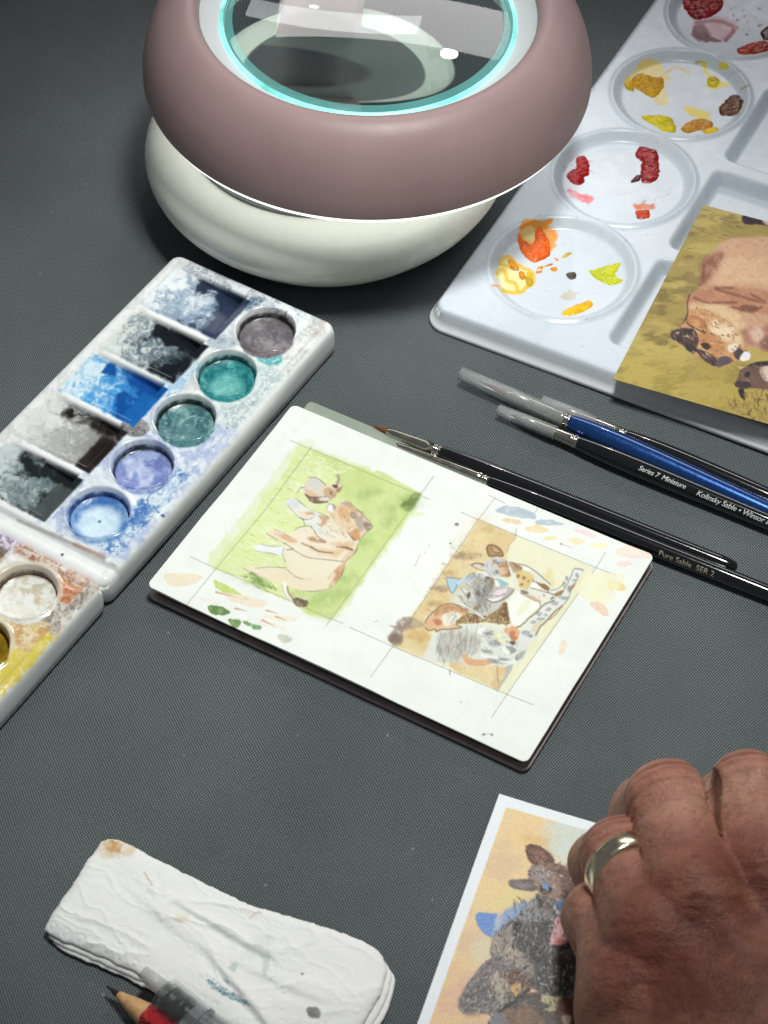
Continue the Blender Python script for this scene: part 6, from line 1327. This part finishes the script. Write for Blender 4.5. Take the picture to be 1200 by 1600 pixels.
# ------------------------------------------------------------------ pencil
A = U(166, 1540, 0.0036); B = U(255, 1606, 0.0037); d = B - A; d /= np.linalg.norm(d)
pen_ = root('pencil', tuple(A * np.array([1, 1, 0])), 'sharpened red and black striped pencil beside the syringe', 'pencil')
sd = np.cross(d, [0, 0, 1.0]); sd /= np.linalg.norm(sd); nu_ = np.cross(sd, d)
def hexr(s, r, rot=0): return [A + d * s + r * (math.cos(math.radians(60 * k + rot)) * sd + math.sin(math.radians(60 * k + rot)) * nu_) for k in range(6)]
V = hexr(.0150, .0041) + hexr(.120, .0041)
put('shaft', V, [[k, (k + 1) % 6, 6 + (k + 1) % 6, 6 + k] for k in range(6)] + [list(range(6, 12))], [MT['red'], MT['rubber'], MT['wood']], pen_, smooth=False, mi=[0, 0, 1, 0, 0, 1, 2], fix=True)
n = 36; V = []
for k in range(n):
    t = 2 * math.pi * k / n; r_h = .0041 * math.cos(math.pi / 6) / math.cos((t % (math.pi / 3)) - math.pi / 6)
    sc = .0150 + (r_h - .00355) * 4.5 + .0003
    for s, r in ((.0045, .00105), (.0095, .0024), (sc, r_h + .00002)): V.append(A + d * s + r * (math.cos(t) * sd + math.sin(t) * nu_))
put('wood_cone', V, grid_faces(n, 3, True), MT['wood'], pen_, fix=True)
V, F = lathe(A, B, [(0, .00012), (.0005, .00028), (.0046, .00108)], 20); put('lead', V, F, MT['lead'], pen_, fix=True)

# ------------------------------------------------------------------ syringe
A = U(257, 1558, 0.0059); B = U(334, 1620, 0.0059); d = B - A; d /= np.linalg.norm(d); dp = np.array([0, 0, 1.0]); dp = dp - d * (d @ dp); dp /= np.linalg.norm(dp)
syr = root('syringe', tuple(A * np.array([1, 1, 0])), 'clear plastic syringe with black plunger seal lying against the paper towel', 'syringe')
V, F = lathe(A, B, [(-.0006, .0020), (-.0006, .0050), (0, .0056), (.085, .0056), (.085, .0050), (.0006, .0050), (.0002, .0020), (-.0006, .0020)], 48); put('barrel', V, F, MT['clear2'], syr, fix=True)
An = A + dp * .0016 + np.cross(d, dp) * -0.0012; V, F = lathe(An, An + d, [(-.0090, .0011), (-.0090, .0019), (-.0006, .0024), (-.0006, .0013), (-.0090, .0011)], 28); put('nozzle', V, F, mat('frosted_plastic', lin(215, 215, 212), rough=.3, alpha=.6, nvar=.03), syr, fix=True)
V, F = lathe(A, B, [(.0010, .0), (.0010, .0030), (.0018, .0048), (.0030, .00485), (.0036, .0045), (.0056, .0045), (.0062, .00488), (.0076, .00488), (.0080, .0)], 40); put('plunger_seal', V, F, MT['rubber'], syr, fix=True)
V = []; F = []
for k, ax in enumerate((dp, np.cross(d, dp))):
    pe = np.cross(d, ax); b0 = len(V)
    for s in (.0084, .12):
        for i, j in ((-1, -1), (1, -1), (1, 1), (-1, 1)): V.append(A + d * s + ax * .0043 * i + pe * .0005 * j)
    F += [[b0 + a for a in f] for f in ([0, 1, 2, 3], [4, 5, 6, 7], [0, 1, 5, 4], [1, 2, 6, 5], [2, 3, 7, 6], [3, 0, 4, 7])]
put('plunger_rod', V, F, mat('milky_plastic', lin(165, 170, 176), rough=.25, alpha=.38), syr, smooth=False, fix=True)
V, F = lathe(A, B, [(.0135, .00505), (.0135, .00562), (.0138, .00562), (.0138, .00505)], 40); put('graduation', V, F, mat('grey_print', lin(120, 122, 126), rough=.5), syr, fix=True)

V, F = lathe(A, B, [(.0848, .0050), (.0848, .0095), (.0862, .0095), (.0862, .0050)], 40); put('finger_flange', V, F, MT['clear2'], syr, fix=True)
V, F = lathe(A, B, [(.1195, .0), (.1195, .0062), (.1212, .0062), (.1212, .0)], 40); put('thumb_rest', V, F, MT['inner'], syr, fix=True)

# ------------------------------------------------------------------ hand
def smin(a, b, k):
    h = np.clip(0.5 + 0.5 * (b - a) / k, 0, 1); return b + (a - b) * h - k * h * (1 - h)
J = {   # joint centres: pixel, height above the table, radius
    'i': [((1198, 1374), .051, .0132), ((1171, 1240), .0455, .0112)], 'm': [((1086, 1402), .052, .0136), ((1044, 1254), .0465, .0112)],
    'r': [((1020, 1462), .047, .0128), ((968, 1336), .0395, .0100)], 'p': [((985, 1540), .040, .0120), ((936, 1428), .0300, .0088)]}
bend = {'i': ((-.002, .010, -.022), (.002, -.008, -.0135)), 'm': ((-.003, .011, -.023), (.001, -.009, -.013)), 'r': ((-.003, .008, -.018), (.003, -.009, -.0115)), 'p': ((-.001, .006, -.012), (.003, -.008, -.0085))}
wr = {'i': ((1290, 1640), .047, .016), 'm': ((1235, 1675), .049, .0165), 'r': ((1180, 1705), .046, .0165), 'p': ((1115, 1735), .038, .0165)}
P3 = {}
for k, v in J.items():
    a, b = U(*v[0][0], v[0][1]), U(*v[1][0], v[1][1]); c = b + np.array(bend[k][0]); e = c + np.array(bend[k][1]); P3[k] = [a, b, c, e]
h = 0.00078
allp = np.array([p for v in P3.values() for p in v])
lo = np.array([allp[:, 0].min() - .016, -0.262, 0.0]); hi = np.array([0.182, allp[:, 1].max() + .020, 0.078])
gx, gy, gz = [np.arange(a, b, h) for a, b in zip(lo, hi)]
X, Y, Z = np.meshgrid(gx.astype(np.float32), gy.astype(np.float32), gz.astype(np.float32), indexing='ij')
def cone(a, b, ra, rb):
    e = b - a; L = e @ e; t = np.clip(((X - a[0]) * e[0] + (Y - a[1]) * e[1] + (Z - a[2]) * e[2]) / L, 0, 1)
    return np.sqrt((X - a[0] - t * e[0]) ** 2 + (Y - a[1] - t * e[1]) ** 2 + (Z - a[2] - t * e[2]) ** 2) - (ra + (rb - ra) * t)
palm = None
def add(f, k=.008):
    global palm
    palm = f if palm is None else smin(palm, f, k)
for k in 'imrp':
    add(cone(P3[k][0] - np.array([0, 0, .004]), U(*wr[k][0], wr[k][1]) - np.array([0, 0, .004]), J[k][0][2] * .98, wr[k][2]), .010)
for a, b in (('i', 'm'), ('m', 'r'), ('r', 'p')):
    pa = P3[a][0] * .70 + P3[a][1] * .30; pb = P3[b][0] * .70 + P3[b][1] * .30
    add(cone(pa - np.array([0, 0, .005]), pb - np.array([0, 0, .005]), .0072, .0068), .007)
add(cone(P3['p'][0] + np.array([.000, -.004, -.012]), U(1075, 1750, .026), .0125, .019), .012)      # outer edge of the hand
add(cone(U(1150, 1560, .030), U(1210, 1720, .028), .020, .022), .014)                            # palm
add(cone(U(1200, 1700, .040), U(1330, 1960, .045), .027, .030), .020)                            # wrist
add(cone(U(1235, 1600, .028), U(1330, 1440, .020), .018, .0125), .014)                           # thumb, out of view under the index finger
add(cone(U(1330, 1440, .020), U(1290, 1330, .012), .0125, .0098), .006)
hand_f = palm
for k in 'imrp':
    q = P3[k]; r0, r1 = J[k][0][2], J[k][1][2]
    mid = (q[0] + q[1]) / 2
    f = smin(cone(q[0], mid, r0 * .96, r1 * 1.00), cone(mid, q[1], r1 * 1.00, r1 * 1.0), .004)
    f = smin(f, cone(q[1], q[2], r1 * .99, r1 * .88), .0035); f = smin(f, cone(q[2], q[3], r1 * .88, r1 * .78), .003)
    # knuckle bump over the base joint
    kb = q[0] + np.array([0, -.001, r0 * .42]); f = smin(f, np.sqrt((X - kb[0]) ** 2 + (Y - kb[1]) ** 2 + (Z - kb[2]) ** 2) - r0 * .62, .009)
    hand_f = np.minimum(hand_f, smin(palm, f, .0055))
# the clefts between neighbouring fingers run deep
vd = -_C / np.linalg.norm(_C)
for (xa, ya, za), (xb, yb, zb), ra, rb in (((1106, 1215, .050), (1124, 1318, .056), .0030, .0006), ((992, 1290, .046), (1016, 1376, .054), .0014, .0004), ((944, 1398, .038), (956, 1462, .046), .0014, .0004)):
    a, b = U(xa, ya, za), U(xb, yb, zb)
    for k in range(7): hand_f = np.maximum(hand_f, -cone(a + vd * .0022 * (k - 1), b + vd * .0022 * (k - 1), ra, rb))
# tendons and soft unevenness
nz = (fbm(X[:, :, 0] / .012, Y[:, :, 0] / .012, 5, 3) - .5)[..., None] * .0011
hand_f = hand_f + nz
for k in 'imr':
    a = P3[k][0] + np.array([0, 0, J[k][0][2] * .9]); b = U(*wr[k][0], wr[k][1]) + np.array([0, 0, .0155])
    hand_f = hand_f - .0012 * np.exp(-(np.maximum(cone(a, b, 0, 0), 0) / .0045) ** 2)
# creases across the middle joints
for k in 'imr':
    q = P3[k]; d = q[1] - q[0]; L = np.linalg.norm(d); d /= L
    sax = (X - q[0][0]) * d[0] + (Y - q[0][1]) * d[1] + (Z - q[0][2]) * d[2]
    near = np.exp(-(np.sqrt((X - q[1][0]) ** 2 + (Y - q[1][1]) ** 2 + (Z - q[1][2]) ** 2) / .016) ** 4)
    for s0, dep in ((L + .0052, .0007), (L + .0022, .0003), (L - .0015, .00025)):
        hand_f = hand_f + dep * near * np.exp(-((sax - s0 + .05 * np.abs(X - q[1][0])) / .0008) ** 2)
hand_f[:, 0, :] = hand_f[:, -1, :] = .001; hand_f[-1] = hand_f[0] = .001; hand_f[:, :, 0] = hand_f[:, :, -1] = .001
def surface_nets(f, lo, h):
    s = f < 0; nx, ny, nz = f.shape
    c = np.zeros((nx - 1, ny - 1, nz - 1), np.int8)
    for i in (0, 1):
        for j in (0, 1):
            for k in (0, 1): c += s[i:nx - 1 + i, j:ny - 1 + j, k:nz - 1 + k]
    I, Jx, K = np.nonzero((c > 0) & (c < 8)); idx = np.full(c.shape, -1, np.int64); idx[I, Jx, K] = np.arange(len(I))
    acc = np.zeros((len(I), 3)); cnt = np.zeros(len(I))
    cor = [(i, j, k) for i in (0, 1) for j in (0, 1) for k in (0, 1)]
    for a in cor:
        for ax in range(3):
            if a[ax]: continue
            b = list(a); b[ax] = 1
            fa = f[I + a[0], Jx + a[1], K + a[2]].astype(float); fb = f[I + b[0], Jx + b[1], K + b[2]].astype(float); m = (fa < 0) != (fb < 0)
            t = np.where(m, fa / np.where(m, fa - fb, 1), 0); p = np.stack([np.full(len(I), v, float) for v in a], -1); p[:, ax] = t
            acc += p * m[:, None]; cnt += m
    V = lo + (np.stack([I, Jx, K], -1) + acc / cnt[:, None]) * h
    Q = []
    for ax in range(3):
        u, v = (ax + 1) % 3, (ax + 2) % 3
        sl = [slice(1, None)] * 3; sl[ax] = slice(0, -1)
        s0 = s[tuple(slice(1, n - 1) if a != ax else slice(0, n - 1) for a, n in enumerate(f.shape))]
        s1 = s[tuple(slice(1, n - 1) if a != ax else slice(1, n) for a, n in enumerate(f.shape))]
        e = np.argwhere(s0 != s1)
        if not len(e): continue
        flip = s0[tuple(e.T)]
        g = e.copy(); g[:, u] += 1; g[:, v] += 1
        def cell(du, dv):
            q = g.copy(); q[:, u] -= du; q[:, v] -= dv; return idx[tuple(q.T)]
        qd = np.stack([cell(1, 1), cell(0, 1), cell(0, 0), cell(1, 0)], -1); qd[~flip] = qd[~flip][:, ::-1]; Q.append(qd)
    Q = np.vstack(Q); return V, Q[(Q >= 0).all(1)]
V, Q = surface_nets(hand_f, lo, h)
# relax the voxel steps a little
for it in range(3):
    acc = np.zeros_like(V); cn = np.zeros(len(V))
    for i in range(4):
        a, b = Q[:, i], Q[:, (i + 1) % 4]; np.add.at(acc, a, V[b]); np.add.at(acc, b, V[a]); np.add.at(cn, a, 1); np.add.at(cn, b, 1)
    V = V + 0.45 * (acc / np.maximum(cn, 1)[:, None] - V)
skin = np.ones((len(V), 3)) * np.array((0.72, 0.55, 0.47))
def dab(p, r, col, a):
    global skin
    w_ = a * np.exp(-(np.linalg.norm(V - p, axis=1) / r) ** 2); skin = skin + (np.array(col) - skin) * w_[:, None]
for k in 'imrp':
    dab(P3[k][0] * .45 + P3[k][1] * .55 + np.array([0, 0, .009]), .015, (0.82, 0.65, 0.57), .8); dab(P3[k][1] + np.array([0, 0, .008]), .012, (0.82, 0.64, 0.56), .7)  # finger tops painted paler, imitating light from the lamp side
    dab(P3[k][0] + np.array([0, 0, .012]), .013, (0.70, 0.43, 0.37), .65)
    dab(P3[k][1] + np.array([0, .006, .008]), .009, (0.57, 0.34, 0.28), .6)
dab(U(1110, 1450, .05), .03, (0.47, 0.245, 0.195), .85)  # reddish back of the hand, with shade painted into the skin
dab(U(1140, 1540, .055), .035, (0.40, 0.215, 0.17), .88)  # deeper painted shade towards the wrist
nn = fbm(V[:, 0] / .004, V[:, 1] / .004, 7, 3); skin = skin * (0.90 + 0.2 * nn)[:, None]
n2 = fbm(V[:, 0] / .012 + 3, V[:, 1] / .012, 9, 3); skin = skin + (np.array((0.64, 0.43, 0.36)) - skin) * (.5 * sstep(.5, .7, n2))[:, None]
rs = np.random.RandomState(8)
for k in range(26):
    p = V[rs.randint(len(V))]; dab(p, rs.uniform(.0008, .0018), (0.36, 0.19, 0.13), .6)
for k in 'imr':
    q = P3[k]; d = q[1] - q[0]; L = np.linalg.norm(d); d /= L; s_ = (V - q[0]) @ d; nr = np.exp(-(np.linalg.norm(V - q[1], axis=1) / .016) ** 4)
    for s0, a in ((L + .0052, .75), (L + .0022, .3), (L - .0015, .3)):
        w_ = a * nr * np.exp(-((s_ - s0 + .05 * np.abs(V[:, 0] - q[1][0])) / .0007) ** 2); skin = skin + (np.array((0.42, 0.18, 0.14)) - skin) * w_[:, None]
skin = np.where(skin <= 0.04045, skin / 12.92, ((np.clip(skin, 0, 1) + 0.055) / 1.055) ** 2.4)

def skin_material():
    m = mat('skin', vcol=True, rough=0.48, spec=0.4, nscale=900, nvar=0.08, rvar=0.08, sss=0.10)
    nt = m.node_tree; b = nt.nodes['Principled BSDF']; tc = nd(nt, 'ShaderNodeTexCoord')
    vo = nd(nt, 'ShaderNodeTexVoronoi', feature='DISTANCE_TO_EDGE'); vo.inputs['Scale'].default_value = 1100
    n1 = nd(nt, 'ShaderNodeTexNoise'); n1.inputs['Scale'].default_value = 260; n1.inputs['Detail'].default_value = 6
    mp = nd(nt, 'ShaderNodeMapping'); mp.inputs['Scale'].default_value = (0.55, 1.3, 1); mp.inputs['Rotation'].default_value = (0, 0, .3)
    nt.links.new(tc.outputs['Object'], mp.inputs[0]); nt.links.new(mp.outputs[0], vo.inputs['Vector']); nt.links.new(mp.outputs[0], n1.inputs['Vector'])
    b1 = nd(nt, 'ShaderNodeBump'); b1.inputs['Distance'].default_value = 0.00030; nt.links.new(vo.outputs['Distance'], b1.inputs['Height'])
    b2 = nd(nt, 'ShaderNodeBump'); b2.inputs['Distance'].default_value = 0.0013; nt.links.new(n1.outputs['Fac'], b2.inputs['Height'])
    nt.links.new(b2.outputs[0], b1.inputs['Normal']); nt.links.new(b1.outputs[0], b.inputs['Normal'])
    return m
hb = U(1100, 1450, 0)
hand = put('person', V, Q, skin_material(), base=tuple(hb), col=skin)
tag(hand, 'bare left hand with curled fingers pressing on the wild dog photograph', 'person')
fixn(hand.data)
# fine hairs on the backs of the fingers
hv = []; hf = []; me = hand.data
nv_ = len(me.vertices); no_ = np.empty(nv_ * 3); me.vertices.foreach_get('normal', no_); no_ = no_.reshape(-1, 3)
cand = np.nonzero((no_[:, 2] > .35))[0]; rs = np.random.RandomState(3); k = 0
for i in rs.permutation(cand):
    p = V[i]
    x, y = PX(p)
    if x > 1215 or y > 1620 or rs.rand() > .5: continue
    dk_ = min(np.linalg.norm((P3[f][0] * .45 + P3[f][1] * .55) - p) for f in 'imrp')
    if dk_ > .019 and rs.rand() > .12: continue
    nrm = no_[i]; dr = np.array([-.5 + rs.normal() * .35, -.55 + rs.normal() * .35, 0]); dr = dr - nrm * (dr @ nrm); dr = dr / (np.linalg.norm(dr) + 1e-9) + nrm * .22
    L = rs.uniform(.003, .006); w_ = .00004; sx = np.cross(dr, nrm); sx /= np.linalg.norm(sx)
    p0 = p - nrm * .0002; p1 = p0 + dr * L * .55 + nrm * .0003; p2 = p0 + dr * L - nrm * .0003 * 1
    b0 = len(hv); hv += [p0 - sx * w_, p0 + sx * w_, p0 + nrm * w_, p1 - sx * w_ * .7, p1 + sx * w_ * .7, p1 + nrm * w_ * .7, p2]
    hf += [[b0, b0 + 1, b0 + 4, b0 + 3], [b0 + 1, b0 + 2, b0 + 5, b0 + 4], [b0 + 2, b0, b0 + 3, b0 + 5], [b0 + 3, b0 + 4, b0 + 6], [b0 + 4, b0 + 5, b0 + 6], [b0 + 5, b0 + 3, b0 + 6]]
    k += 1
    if k >= 260: break
o = put('hair', hv, hf, mat('body_hair', lin(105, 72, 55), rough=.5, nvar=.2), hand, fix=True); o['kind'] = 'stuff'

# wedding ring
q = P3['r']; d = q[1] - q[0]; L = np.linalg.norm(d); d /= L
d2 = d + np.array([-.30, .10, -.12]); d2 /= np.linalg.norm(d2)
c = q[0] + d * L * .80; rr = J['r'][1][2] * 1.04
V, F = lathe(c - d2 * .0029, c + d2, [(0, rr), (.0002, rr + .0008), (.0010, rr + .0011), (.0029, rr + .00115), (.0048, rr + .0011), (.0056, rr + .0008), (.0058, rr), (.0029, rr - .0003), (0, rr)], 72)
o = put('wedding_ring', V, F, MT['ring_gold'], base=tuple(c), fix=True)
tag(o, 'plain pale gold ring on the finger next to the little finger', 'ring')
